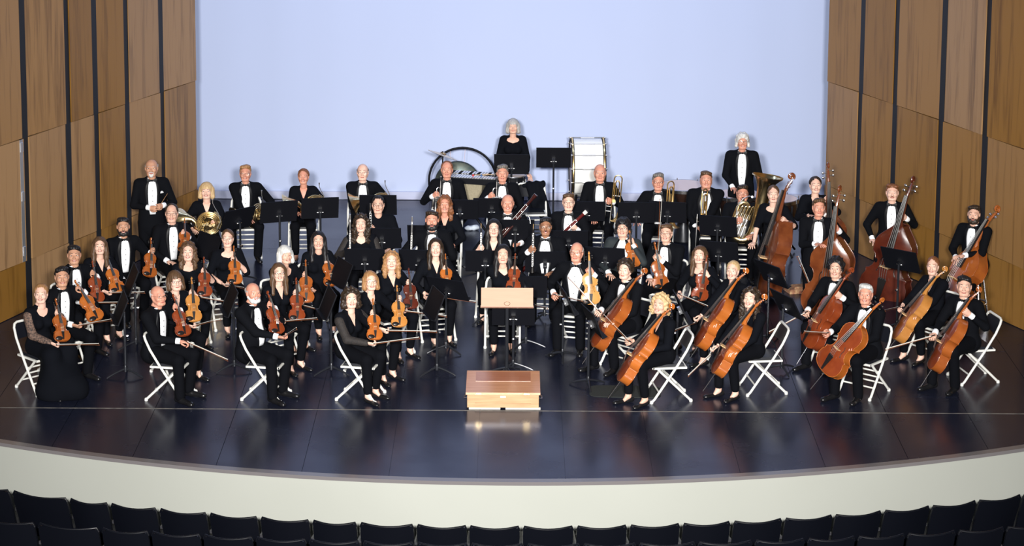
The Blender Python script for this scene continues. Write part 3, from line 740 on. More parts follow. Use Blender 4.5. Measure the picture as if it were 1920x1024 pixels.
def hair_geo(style, F_, seed):
    """hair as a body around the head; head-local coordinates, face towards -Y"""
    rs = np.random.RandomState(seed); H = Field(.02); curl = 0; hl = {'line': .060}; h = .0085
    vol = dict(short=.002, crop=.002, receding=.004, fringe=.004, curly_short=.026, pulled=.003, pony=.003, bob=.010, long=.008, wavy=.014, curly_long=.016, shaggy=.016, curly_bob=.024).get(style, .006)
    H.ell((0, .030 if style in ('short', 'crop', 'receding', 'fringe', 'pulled', 'pony') else .024, .034), (.082+vol, .100+vol, .088+vol))
    if style == 'short':
        sd = 1 if seed % 2 else -1
        H.ell((sd*.022, -.050, .092), (.058, .048, .030), .025); H.ell((-sd*.030, -.020, .100), (.05, .06, .026), .03)
    if style == 'shaggy': H.ell((0, -.050, .085), (.065, .045, .032), .025)
    back = -.075
    if style in ('bob', 'curly_bob'):
        for s_ in (-1, 1): H.cone((s_*.070, .015, .02), (s_*.083, -.008, -.085), .036+vol*.4, .030+vol*.6)
        H.ell((0, .065, -.045), (.085, .05, .075)); back = -.13
    if style in ('long', 'wavy', 'curly_long'):
        ln = {'long': -.27, 'wavy': -.20, 'curly_long': -.24}[style]
        for s_ in (-1, 1):
            H.cone((s_*.070, .020, .02), (s_*.080, .005, -.11), .034+vol*.4, .034+vol*.6); H.cone((s_*.080, .005, -.11), (s_*.085, -.035, ln), .034+vol*.6, .022+vol*.7)
        H.ell((0, .075, -.07), (.090, .045, .11)); back = -.40
    if style == 'shaggy':
        for s_ in (-1, 1): H.cone((s_*.072, .02, .01), (s_*.086, .02, -.065), .034, .028)
        back = -.10
    if style == 'pony': H.ell((0, .125, .03), (.035, .035, .04)); H.cone((0, .13, .02), (.02, .12, -.12), .03, .016)
    if style == 'pulled': H.ell((0, .115, .02), (.045, .035, .045))
    side = {'crop': -.02, 'short': -.035, 'receding': -.035, 'fringe': -.045, 'curly_short': -.03}.get(style, -.5)
    def cut(P):
        x, y, z = np.abs(P[..., 0]), P[..., 1], P[..., 2]
        ax = P[..., 0]
        line = .079 if style not in ('receding', 'fringe', 'shaggy') else (.085 if style != 'shaggy' else .052)
        if style == 'bob' and seed % 2: line = .030
        # face opening: rounded window open to the front
        wx = .066 if style in ('short', 'crop', 'receding', 'fringe', 'curly_short', 'pulled', 'pony') else .060
        face = np.maximum(np.maximum(x-wx-np.clip((y+.05)*-.25, 0, .02), z-line+2.2*x*x*8*.6), y-(-.005 if side > -.4 else -.015))
        d = -face
        if side > -.4:
            d = np.maximum(d, np.where(y < .022, side-z+np.where(y > -.015, .0, .03), back-z))       # trimmed round the ears
        else: d = np.maximum(d, back-z)
        if style == 'fringe':
            d = np.maximum(d, z-.030-np.clip(y-.02, 0, .1)*.35); d = np.maximum(d, -.015-y)
        if style == 'receding': d = np.maximum(d, np.where(z > .06, -.035-y+(z-.06)*.3, -1))
        if style in ('pulled', 'pony'): d = np.maximum(d, np.where((y < .025) & (z < .0), -z-.02, -1))
        return d
    H.cut.append(cut); amp = dict(curly_short=.010, curly_bob=.012, curly_long=.012, wavy=.008, shaggy=.006).get(style, .0034)
    ph = rs.rand(6)*6; fr = 95 if amp > .005 else 150
    def disp(P):
        if amp < .005: return .0028*np.sin(np.arctan2(P[..., 0], P[..., 1]-.02)*20+.8*np.sin(P[..., 2]*14+ph[0])+ph[1])+.0015*np.sin(P[..., 2]*60+P[..., 0]*70+ph[2])
        return amp*(np.sin(P[..., 0]*fr+ph[0]+2*np.sin(P[..., 2]*40+ph[1]))*np.sin(P[..., 2]*fr*.8+ph[2])+.6*np.sin(P[..., 1]*fr+ph[3]+P[..., 2]*30))
    V, Q = H.mesh(h, disp); b = MB()
    if len(V): b.add(V, Q.tolist())
    return b
def beard_geo(F_, kind):
    B = Field(.012); b = MB()
    if kind in ('full', 'short'):
        t = .012 if kind == 'full' else .006
        B.cone((-.03, -.052, -.090), (.03, -.052, -.090), .026+t, .026+t); B.ell((0, -.064, -.102), (.026, .022+t, .020+t))
        for s_ in (-1, 1): B.cone((s_*.060, .000, -.045), (s_*.034, -.046, -.086), .017+t, .024+t); B.cone((s_*.030, -.074, -.060), (s_*.026, -.066, -.085), .012, .014)
    if kind in ('full', 'short', 'moustache', 'goatee'):
        B.cone((0, -.094, -.049), (.026, -.083, -.058), .0068, .005); B.cone((0, -.094, -.049), (-.026, -.083, -.058), .0068, .005)
    if kind == 'goatee': B.ell((0, -.075, -.098), (.026, .020, .026)); B.cone((.026, -.082, -.058), (.02, -.074, -.09), .007, .009); B.cone((-.026, -.082, -.058), (-.02, -.074, -.09), .007, .009)
    if kind in ('full', 'short', 'goatee'):
        B.cut.append(lambda P: .011-np.sqrt((P[..., 0]/2.3)**2+(P[..., 2]+.066)**2*1.6+0*P[..., 1])-np.where(P[..., 1] < -.05, 0, 1))
    V, Q = B.mesh(.0065); b.add(V, Q.tolist()); return b
def glasses_mesh():
    b = MB()
    for s_ in (-1, 1):
        b.tube([(s_*.034+.0225*math.cos(t)*(1.05), -.106+.004*math.cos(t)*s_, .0-.001+.0175*math.sin(t)) for t in np.linspace(0, 2*PI, 16, endpoint=False)], .0019, 5, closed=True)
        b.tube([(s_*.058, -.101, .006), (s_*.080, -.05, .008), (s_*.086, .01, .004)], .0019, 5)
    b.tube([(-.012, -.107, .003), (0, -.110, .006), (.012, -.107, .003)], .0019, 5); return b
GLM = glasses_mesh(); GL_D = sharp(GLM.mesh('glasses', GLASSF)); GL_M = sharp(GLM.mesh('glasses', GLASSM))
def bowtie_mesh():
    b = MB()
    for s_ in (-1, 1):
        V = []
        for x, hz, d in ((.006, .009, .010), (.030, .016, .014), (.055, .022, .012)):
            V += [(s_*x, -d, -hz), (s_*x, -d*1.3, 0), (s_*x, -d, hz), (s_*x, d*.4, hz), (s_*x, d*.4, -hz)]
        Fc = []
        for i in range(2):
            for q in range(5): f_ = (i*5+q, i*5+(q+1) % 5, i*5+5+(q+1) % 5, i*5+5+q); Fc.append(f_ if s_ < 0 else f_[::-1])
        Fc += [(10, 11, 12, 13, 14), (4, 3, 2, 1, 0)]; b.add(V, Fc)
    b.ell((0, -.008, 0), (.011, .012, .013), 8, 6); return b
BOWTIE = sharp(bowtie_mesh().mesh('bow_tie', SATIN))
def shoe_meshes():
    F_ = Field(.02); F_.cone((0, .055, .040), (0, -.02, .042), .036, .036); F_.cone((0, -.02, .038), (0, -.165, .026), .038, .030, sy=1); F_.cone((0, .05, .05), (0, .045, .095), .036, .034); F_.ell((0, -.17, .028), (.037, .05, .028))
    F_.cut.append(lambda P: .004-P[..., 2]); V, Q = F_.mesh(.011); b = MB(); b.add(V, Q.tolist())
    me = b.mesh('shoe', SHOE)
    G = Field(.02); G.cone((0, .055, .035), (0, .0, .025), .030, .028); G.cone((0, .0, .022), (0, -.15, .018), .028, .026); G.ell((0, -.15, .018), (.034, .05, .018))
    G.cut.append(lambda P: .004-P[..., 2]); V, Q = G.mesh(.011); b = MB(); b.add(V, Q.tolist())
    return me, b.mesh('flat_shoe', SHOE)
SHOE_ME, FLAT_ME = shoe_meshes()
def hand_geo(b, wrist, D, N, side, pose, sc=1.0, mi=0):
    """palm and five separate fingers; D fingers' direction, N palm normal, side +1 = person's left hand"""
    D = D/np.linalg.norm(D); N = N-D*(N@D); N /= np.linalg.norm(N); X = np.cross(D, N)
    # the thumb lies towards +X for the left hand seen with N down
    X = X*side
    O = np.array(wrist, float)
    def P(x, y, z): return O+sc*(X*x+D*y-N*z)
    ring = []
    for y, w, t in ((-.018, .024, .018), (.008, .027, .018), (.035, .037, .017), (.070, .042, .015), (.092, .040, .012), (.098, .033, .008)):
        ring.append([P(w*math.cos(a), y, t*math.sin(a)*(.9)) for a in np.arange(10)*2*PI/10])
    V = np.vstack(ring); Fc = []
    for i in range(5):
        for q in range(10): Fc.append((i*10+q, i*10+(q+1) % 10, i*10+10+(q+1) % 10, i*10+10+q))
    Fc += [tuple(range(9, -1, -1)), tuple(50+q for q in range(10))]; b.add(V, Fc, mi)
    curls = {'grip': (58, 78, 45), 'bow': (42, 62, 40), 'rest': (14, 20, 14), 'flat': (6, 10, 6)}[pose]
    for i, (x, L) in enumerate(((.0315, .074), (.0108, .083), (-.0100, .078), (-.0300, .060))):
        p = np.array([x, .090, 0.0]); pts = [p.copy()]; a = 0.0; spread = x*(.9 if pose in ('rest', 'flat') else .25)
        for s_, c in zip((.44, .31, .25), curls):
            a += math.radians(c); l = L*s_
            p = p+np.array([spread*.25, l*math.cos(a), -l*math.sin(a)]); pts.append(p.copy())
        pts.append(p+np.array([0, .004*math.cos(a), -.004*math.sin(a)]))
        b.tube([P(q[0], q[1], q[2]) for q in pts], [.0095*sc, .0088*sc, .0080*sc, .0068*sc, .0035*sc], 7, mi)
    th = {'grip': [(.026, .018, -.004), (.046, .040, -.018), (.044, .066, -.036), (.030, .084, -.044), (.028, .087, -.045)],
          'bow': [(.026, .018, -.004), (.046, .044, -.018), (.042, .072, -.034), (.026, .088, -.040), (.024, .090, -.041)],
          'rest': [(.026, .015, -.002), (.050, .042, -.006), (.062, .070, -.010), (.066, .090, -.014), (.066, .093, -.014)],
          'flat': [(.026, .015, -.002), (.050, .042, -.006), (.062, .070, -.008), (.066, .090, -.010), (.066, .093, -.010)]}[pose]
    b.tube([P(*q) for q in th], [.0125*sc, .0115*sc, .0100*sc, .0078*sc, .004*sc], 7, mi)
def unit(v): v = np.asarray(v, float); return v/max(np.linalg.norm(v), 1e-9)
def ik(S, Wp, l1, l2, pole):
    d = Wp-S; L = np.linalg.norm(d); mx = (l1+l2)*.995
    if L > mx: Wp = S+d*(mx/L); d = Wp-S; L = mx
    L = max(L, abs(l1-l2)*1.05+.02); u = d/np.linalg.norm(d)
    c = (l1*l1+L*L-l2*l2)/(2*L); hgt = math.sqrt(max(l1*l1-c*c, 0)); p = pole-u*(pole@u); p = unit(p)
    return S+u*c+p*hgt, Wp
NP = [0]
class Person: pass
def person(label, who, head, yaw, z=None, sex='m', outfit='tux', hair=('short', 'dark'), beard=None, glasses=None, skin=1, smile=True, pose='sit', fat=0.0,
           lh=None, rh=None, neck='scoop', hyaw=None, roll=0.0, sleeve='long', seat=None, chair=True, hs=1.0, lean=0.0, legs=None, chyaw=None, chlabel=None, cross=False, chb=0.0, shirt=1.0):
    """head = picture point of the face centre.  lh / rh: callables or (world point, axis or None, pose)"""
    NP[0] += 1; seed = NP[0]; rnd = random.Random(seed)
    if z is None: z = {'sit': (1.20 if sex == 'm' else 1.155), 'stand': (1.65 if sex == 'm' else 1.53), 'stool': 1.40}[pose]
    Hw = gz(head[0], head[1], z); ya = math.radians(yaw); ca, sa = math.cos(ya), math.sin(ya)
    Rw = np.array([[ca, -sa, 0], [sa, ca, 0], [0, 0, 1]])
    hl = np.array([0, -.045-lean, z]); B = Hw-Rw@hl; B[2] = 0
    P = Person(); P.B = B; P.R = Rw; P.H = Hw; P.who = who; P.pose = pose
    P.w2l = lambda p: Rw.T@(np.asarray(p)-B); P.l2w = lambda p: Rw@np.asarray(p, float)+B
    P.args = dict(label=label, yaw=yaw, z=z, sex=sex, outfit=outfit, hair=hair, beard=beard, glasses=glasses, skin=skin, smile=smile, pose=pose, fat=fat, lh=lh, rh=rh, neck=neck, hyaw=hyaw, roll=roll, sleeve=sleeve,
                  seat=seat, chair=chair, hs=hs, lean=lean, legs=legs, seed=seed, hl=hl, chyaw=chyaw, chlabel=chlabel, cross=cross, chb=chb, shirt=shirt)
    P.F = Rw@np.array([0, -1.0, 0]); P.Lf = Rw@np.array([1.0, 0, 0])
    P.hip = P.l2w((0, 0, .5))
    return P
def build(P, lh=None, rh=None):
    g = P.args; A = lambda k_: g[k_]
    sex, pose, z, fat = A('sex'), A('pose'), A('z'), A('fat'); seed = A('seed'); hl = A('hl')
    t = thing('person', A('label'), 'person', tuple(P.B), math.radians(A('yaw')), 'orchestra members')
    w = (1.05 if sex == 'm' else .88)*(1+.12*fat); skin = SKINS[A('skin')]
    zs = z-.184; leanv = A('lean')
    hz = {'sit': .53, 'stool': z-.66, 'stand': z-.735}[pose] if A('seat') is None else A('seat')+.09
    yS = hl[1]+.045                                                  # shoulders sit just behind the face
    sh = {s_: np.array([s_*.182*w, yS, zs-.030]) for s_ in (-1, 1)}
    arm1, arm2 = (.295, .255) if sex == 'm' else (.270, .235)
    # ---- torso
    T = Field(.05); ybk = .02
    cl = 1.0 if A('outfit') == 'tux' else .94
    T.cone((0, ybk, hz), (0, yS+.012, zs-.12), (.160+.035*fat)*w*cl, .168*w*cl, sy=.68)
    T.cone((-.105*w, yS+.008, zs-.055), (.105*w, yS+.008, zs-.055), .082, .082, sy=.85)
    T.cone((0, yS+.02, zs-.03), (0, yS+.012, zs+.028), .075*w, .050*w, .04)
    if fat > 0: T.ell((0, ybk-.05-.02*fat, hz+.16), ((.155+.03*fat)*w, .12+.03*fat, .17))
    if sex == 'f':
        for s_ in (-1, 1): T.ell((s_*.068, yS-.075, zs-.165), (.062, .058, .062), .05)
    # ---- arms
    hands = {}
    tg = {1: lh, -1: rh}; rest = {1: (np.array([.10, -.30, hz+.085]), None, 'rest'), -1: (np.array([-.10, -.30, hz+.085]), None, 'rest')}
    if pose == 'stand': rest = {1: (np.array([.26*w, -.06, hz-.10]), None, 'rest'), -1: (np.array([-.26*w, -.06, hz-.10]), None, 'rest')}
    arms = {}
    for s_ in (-1, 1):
        if tg[s_] is None: tp, axis, hp = rest[s_]
        else:
            tp, axis, hp = tg[s_]; tp = P.w2l(tp); axis = None if axis is None else P.R.T@np.asarray(axis)
        pole = np.array([s_*.75, .35, -1.0]); d0 = unit(tp-sh[s_])
        el, _ = ik(sh[s_], tp-d0*.05, arm1, arm2+.02, pole)
        Dh = unit(tp-el); reach = .075 if hp in ('grip', 'bow') else .06
        el, wr = ik(sh[s_], tp-Dh*reach, arm1, arm2, pole); Dh = unit(tp-wr) if np.linalg.norm(tp-wr) > .02 else unit(wr-el)
        if hp in ('grip', 'bow') and axis is not None:
            N = unit(np.cross(Dh, unit(axis-Dh*(axis@Dh)))); vw = P.R.T@unit(P.H-CP)
            if N@vw < 0: N = -N
        elif hp in ('grip', 'bow'): N = P.R.T@unit(P.H-CP)
        else: N = np.array([0, -.15, -1.0]); Dh = unit(np.array([Dh[0], Dh[1], max(Dh[2], -.25)*.5]))
        arms[s_] = (sh[s_], el, wr, Dh, N, hp)
    # ---- top garment
    G = Field(.035); G.p = list(T.p); shortsl = A('sleeve') == 'short'
    for s_ in (-1, 1):
        S, el, wr, Dh, N, hp = arms[s_]
        G.cone(S+np.array([-s_*.02, 0, 0]), el, .068*w**.5, .052*w**.5, .04)
        if not shortsl: G.cone(el, wr+(el-wr)*.13, .050*w**.5, .0345, .015)
    top_name = {'tux': 'jacket', 'dress': 'dress', 'vest': 'jacket'}.get(A('outfit'), 'top')
    lg = {}
    if pose in ('sit', 'stool'):
        G.cone((-.085*w, .02, hz-.01), (.085*w, .02, hz-.01), .118, .118, .04, sy=.95) if A('outfit') == 'tux' else None
        kx = .115 if sex == 'm' else .085; thigh = .43 if sex == 'm' else .40
        kz = hz-.02 if pose == 'sit' else hz-.20
        ky = -math.sqrt(max(thigh**2-(hz-kz)**2, .01))
        for s_ in (-1, 1):
            kn = np.array([s_*(kx+.03), ky, kz]); an = np.array([s_*(kx+.02), ky+.03+(.04*s_ if not A('cross') else .1*s_), .10])
            if pose == 'stool' and s_ > 0: an = np.array([s_*kx, ky+.02, .27])
            if A('legs'): kn = kn+np.array([s_*A('legs'), 0, 0]); an = an+np.array([s_*A('legs')*.7, .02, 0])
            lg[s_] = (np.array([s_*.085*w, .0, hz]), kn, an)
    else:
        G.cone((0, ybk, hz+.02), (0, ybk, hz-.06), .165*w, .178*w, .05, sy=.72) if A('outfit') == 'tux' else None
        for s_ in (-1, 1): lg[s_] = (np.array([s_*.088*w, ybk, hz-.03]), np.array([s_*.10, ybk-.012, hz*.53]), np.array([s_*.105, ybk+.02, .10]))
    hv = .0155
    if A('outfit') == 'dress':
        for s_ in (-1, 1):
            S, kn, an = lg[s_]; G.cone(S, kn, .115, .085, .06); G.cone(kn, an*np.array([1.15, 1, 1])+np.array([0, -.05, -.04]), .090, .135, .10)
        G.cone((0, -.2, hz-.02), (0, -.50, .16), .10, .20, .10); G.cone((.05, -.3, .30), (.08, -.60, .10), .12, .14, .10); G.cone((-.05, -.3, .30), (-.16, -.38, .10), .12, .15, .10); G.cut.append(lambda P_: .012-P_[..., 2])
    V, Q = G.mesh(hv); b = MB(); b.add(V, Q.tolist())
    tm = {'tux': TUX, 'vest': mat('teal_black_waistcoat', (.010, .016, .020), .8)}.get(A('outfit'), CLOTH)
    link(top_name, b.mesh(top_name, tm), t)
    if A('outfit') in ('dress', 'lace') or A('sleeve') == 'lace':
        for s_ in (-1, 1):
            S, el, wr, Dh, N, hp = arms[s_]; SF = Field(.02); a0 = S+(el-S)*.12
            SF.cone(a0, el, .066*w**.5, .0545*w**.5, .03); SF.cone(el, wr+(el-wr)*.04, .0525*w**.5, .040, .02); V, Q = SF.mesh(.0155)
            b = MB(); b.add(V, Q.tolist()); link('lace_sleeve', b.mesh('lace_sleeve', LACE if A('outfit') == 'dress' else LACE2), t)
    # ---- trousers
    if A('outfit') != 'dress':
        L_ = Field(.03); L_.cone((-.06*w, ybk, hz+.01), (.06*w, ybk, hz+.01), .112, .112, sy=.92)
        for s_ in (-1, 1):
            S, kn, an = lg[s_]; L_.cone(S, kn, .098*w**.5, .070, .03); L_.cone(kn, an+np.array([0, 0, -.015]) if sex == 'm' else an+(kn-an)*.10, .067, .060 if sex == 'm' else .052, .02)
        V, Q = L_.mesh(.017); b = MB(); b.add(V, Q.tolist()); link('trousers', b.mesh('trousers', TROU), t)
    # ---- shoes
    for s_ in (-1, 1):
        S, kn, an = lg[s_]; me = SHOE_ME if sex == 'm' else FLAT_ME
        o = link('shoe', me, t); o.location = (an[0], an[1]-.01, max(an[2]-.10, 0)); o.rotation_euler = (0, 0, s_*.20)
    # ---- head
    HV, HF, HM, F_ = head_geo(sex, round(min(fat, 1)), A('smile'))
    hy = A('hyaw'); hy = (A('yaw')*.30 if hy is None else hy); rel = math.radians(hy-A('yaw'))
    Rh = np.array(Matrix.Rotation(rel, 3, 'Z')@Matrix.Rotation(math.radians(-7), 3, 'X')@Matrix.Rotation(math.radians(A('roll')), 3, 'Y'))
    hs = A('hs')*(1.0 if sex == 'm' else .955)*(1+.02*math.sin(seed*7.3)); Sx = np.array([1+.03*math.sin(seed*3.1), 1.0, 1+.025*math.sin(seed*5.7)])*hs
    b = MB(); b.add((HV*Sx)@Rh.T+hl, HF); b.m = list(HM)
    # neck root, limbs and hands complete the body under the clothes
    BF = Field(.03); BF.cone((0, hl[1]+.042, z-.11), (0, yS+.015, zs+.01), .045*w, .056*w); BF.cone((0, yS+.02, zs-.02), (0, ybk, hz+.02), .075*w, .105*w, sy=.8)
    for s_ in (-1, 1):
        S, el, wr, Dh, N, hp = arms[s_]; BF.cone((0, yS+.02, zs-.06), S+np.array([-s_*.02, 0, -.01]), .040, .030); BF.cone(S+np.array([-s_*.01, 0, -.01]), el, .033, .034); BF.cone(el, wr, .036, .0245 if shortsl else .027)
        S2, kn, an = lg[s_]; BF.cone(S2, kn, .07, .05); BF.cone(kn, an+np.array([0, 0, -.02]), .048, .034); BF.cone(an+np.array([0, 0, -.02]), an+np.array([0, -.06, -.062]), .031, .024)
    V, Q = BF.mesh(.015 if shortsl else .021); b.add(V, Q.tolist(), 0)
    for s_ in (-1, 1):
        S, el, wr, Dh, N, hp = arms[s_]; hand_geo(b, wr, Dh, N, s_, hp, .98 if sex == 'm' else .88)
    if A('outfit') not in ('tux', 'vest') and A('neck') not in ('high',):
        # open neckline
        dep = {'scoop': .085, 'v': .135, 'wide': .065}[A('neck')]; wd = {'scoop': .075, 'v': .060, 'wide': .110}[A('neck')]
        nu, nv = 9, 7; U_, W_ = np.meshgrid(np.linspace(-1, 1, nu), np.linspace(0, 1, nv)); zt = zs+.035
        hw = wd*np.sqrt(np.maximum(1-W_**2.2, 0))+.002 if A('neck') != 'v' else wd*(1-W_)+.002
        zz = zt-(.035+dep)*W_
        hw = np.minimum(hw, .046*w+np.maximum(zt-zz-.015, 0)*2.2)
        Pp = T.front(U_*hw, zz, .0045).reshape(-1, 3)
        b.add(Pp, [(j*nu+i, j*nu+i+1, (j+1)*nu+i+1, (j+1)*nu+i) for j in range(nv-1) for i in range(nu-1)][::1], 0)
    hm = HAIR[A('hair')[1]] if A('hair')[1] else HAIR['grey']
    browm = hm if A('hair')[1] not in ('white', 'blonde') else HAIR['brown'] if A('hair')[1] == 'blonde' else HAIR['grey']
    link('body', b.mesh('body', [skin, EYEW, IRIS, LIPS, TEETH, browm]), t)
    Mh = Matrix.Translation(Vector(hl))@Matrix(Rh.tolist()).to_4x4()@Matrix.Diagonal((*Sx, 1))
    if A('hair')[0] != 'bald':
        hb = hair_geo(A('hair')[0], F_, seed)
        if hb.n: o = link('hair', hb.mesh('hair', hm), t); o.matrix_local = Mh
    if A('beard'):
        bb_ = beard_geo(F_, A('beard')[0]); o = link('moustache' if A('beard')[0] == 'moustache' else 'beard', bb_.mesh('beard', HAIR[A('beard')[1]]), t); o.matrix_local = Mh
    if A('glasses'): o = link('glasses', GL_D if A('glasses') == 'dark' else GL_M, t); o.matrix_local = Mh
    # ---- shirt front, lapels, collar, tie, cuffs
    if A('outfit') in ('tux', 'vest'):
        zt = zs+.030; zb_ = hz+(.075 if pose != 'stand' else .11); nu, nv = 9, 14; tt = np.linspace(0, 1, nv)
        wmax = .068*(1.0 if A('outfit') == 'tux' else 1.35)*(1+.2*fat)*A('shirt'); hw = np.interp(tt, [0, .12, .35, .7, 1], [.034, .052, wmax*.92, .056, .040])*w
        U_, W_ = np.meshgrid(np.linspace(-1, 1, nu), tt); Pp = T.front(U_*hw[:, None], zt-(zt-zb_)*W_, .009)
        Pb = Pp+np.array([0, .012, 0]); b = MB(); n0 = nu*nv; Fc = [(j*nu+i, (j+1)*nu+i, (j+1)*nu+i+1, j*nu+i+1) for j in range(nv-1) for i in range(nu-1)]
        ring = [i for i in range(nu)]+[j*nu+nu-1 for j in range(1, nv)]+[(nv-1)*nu+i for i in range(nu-2, -1, -1)]+[j*nu for j in range(nv-2, 0, -1)]
        Fc += [(ring[i], ring[(i+1) % len(ring)], n0+ring[(i+1) % len(ring)], n0+ring[i]) for i in range(len(ring))]
        b.add(np.vstack([Pp.reshape(-1, 3), Pb.reshape(-1, 3)]), Fc); so = link('shirt_front', b.mesh('shirt_front', SHIRT), t)
        for j in (4, 6, 8, 10):
            c = Pp[j, nu//2]; s1 = MB(); s1.ell((c[0], c[1]-.001, c[2]), (.0055, .004, .0055), 8, 5); link('stud', s1.mesh('stud', EBONY), so)
        for s_ in (-1, 1):
            n2 = 4; lw = np.interp(tt, [0, .1, .3, .45, .8, 1], [.018, .035, .050, .046, .022, .006])
            U2, W2 = np.meshgrid(np.linspace(0, 1, n2), tt); X = s_*(hw[:, None]-.004+U2*lw[:, None]); Pl = T.front(X, zt-(zt-zb_)*W2, .014)
            Pk = Pl+np.array([0, .014, 0]); b = MB(); n0 = n2*nv; Fc = [(j*n2+i, (j+1)*n2+i, (j+1)*n2+i+1, j*n2+i+1) for j in range(nv-1) for i in range(n2-1)]
            ring = [i for i in range(n2)]+[j*n2+n2-1 for j in range(1, nv)]+[(nv-1)*n2+i for i in range(n2-2, -1, -1)]+[j*n2 for j in range(nv-2, 0, -1)]
            Fc += [(ring[i], ring[(i+1) % len(ring)], n0+ring[(i+1) % len(ring)], n0+ring[i]) for i in range(len(ring))]
            if s_ < 0: Fc = [f_[::-1] for f_ in Fc]
            b.add(np.vstack([Pl.reshape(-1, 3), Pk.reshape(-1, 3)]), Fc); link('lapel', b.mesh('lapel', SATIN), t)
        nc = np.array([0, (yS+.015+hl[1]+.05)/2-.006, zs+.030]); b = MB(); rr = .064*w*(1+.1*fat)
        b.lathe([(rr*1.10, -.022), (rr, .018), (rr-.007, .018), (rr*1.03, -.022)], 20, tuple(nc), cap=False); link('collar', b.mesh('collar', SHIRT), t)
        if A('outfit') == 'tux':
            o = link('bow_tie', BOWTIE, t); o.location = (0, nc[1]-rr*1.10, nc[2]-.014); o.scale = (1.22, 1.1, 1.3)
        for s_ in (-1, 1):
            S, el, wr, Dh, N, hp = arms[s_]; u_ = unit(wr-el); b = MB(); b.tube([wr-u_*.040, wr-u_*.012, wr+u_*.014, wr+u_*.014], [.0370, .0365, .0350, .026], 14, cap=False)
            link('cuff', b.mesh('cuff', SHIRT), t)
    P.arms = arms; P.t = t; P.hz = hz; P.T = T
    if pose == 'sit' and A('chair'):
        cy_ = math.radians(A('chyaw') if A('chyaw') is not None else A('yaw')); c = P.l2w((0, A('chb'), 0))
        lab = A('chlabel') or 'white folding chair under the '+P.who
        CHAIR.put(lab, (c[0], c[1], 0), cy_, 'white folding chairs')
    if pose == 'stool':
        c = P.l2w((0, .06, 0)); o = STOOL.put('round black stool under the '+P.who, (c[0], c[1], 0), math.radians(A('yaw')), 'bass stools')
        o.scale = (1, 1, max(.6, (hz-.10)/.62))
    return t
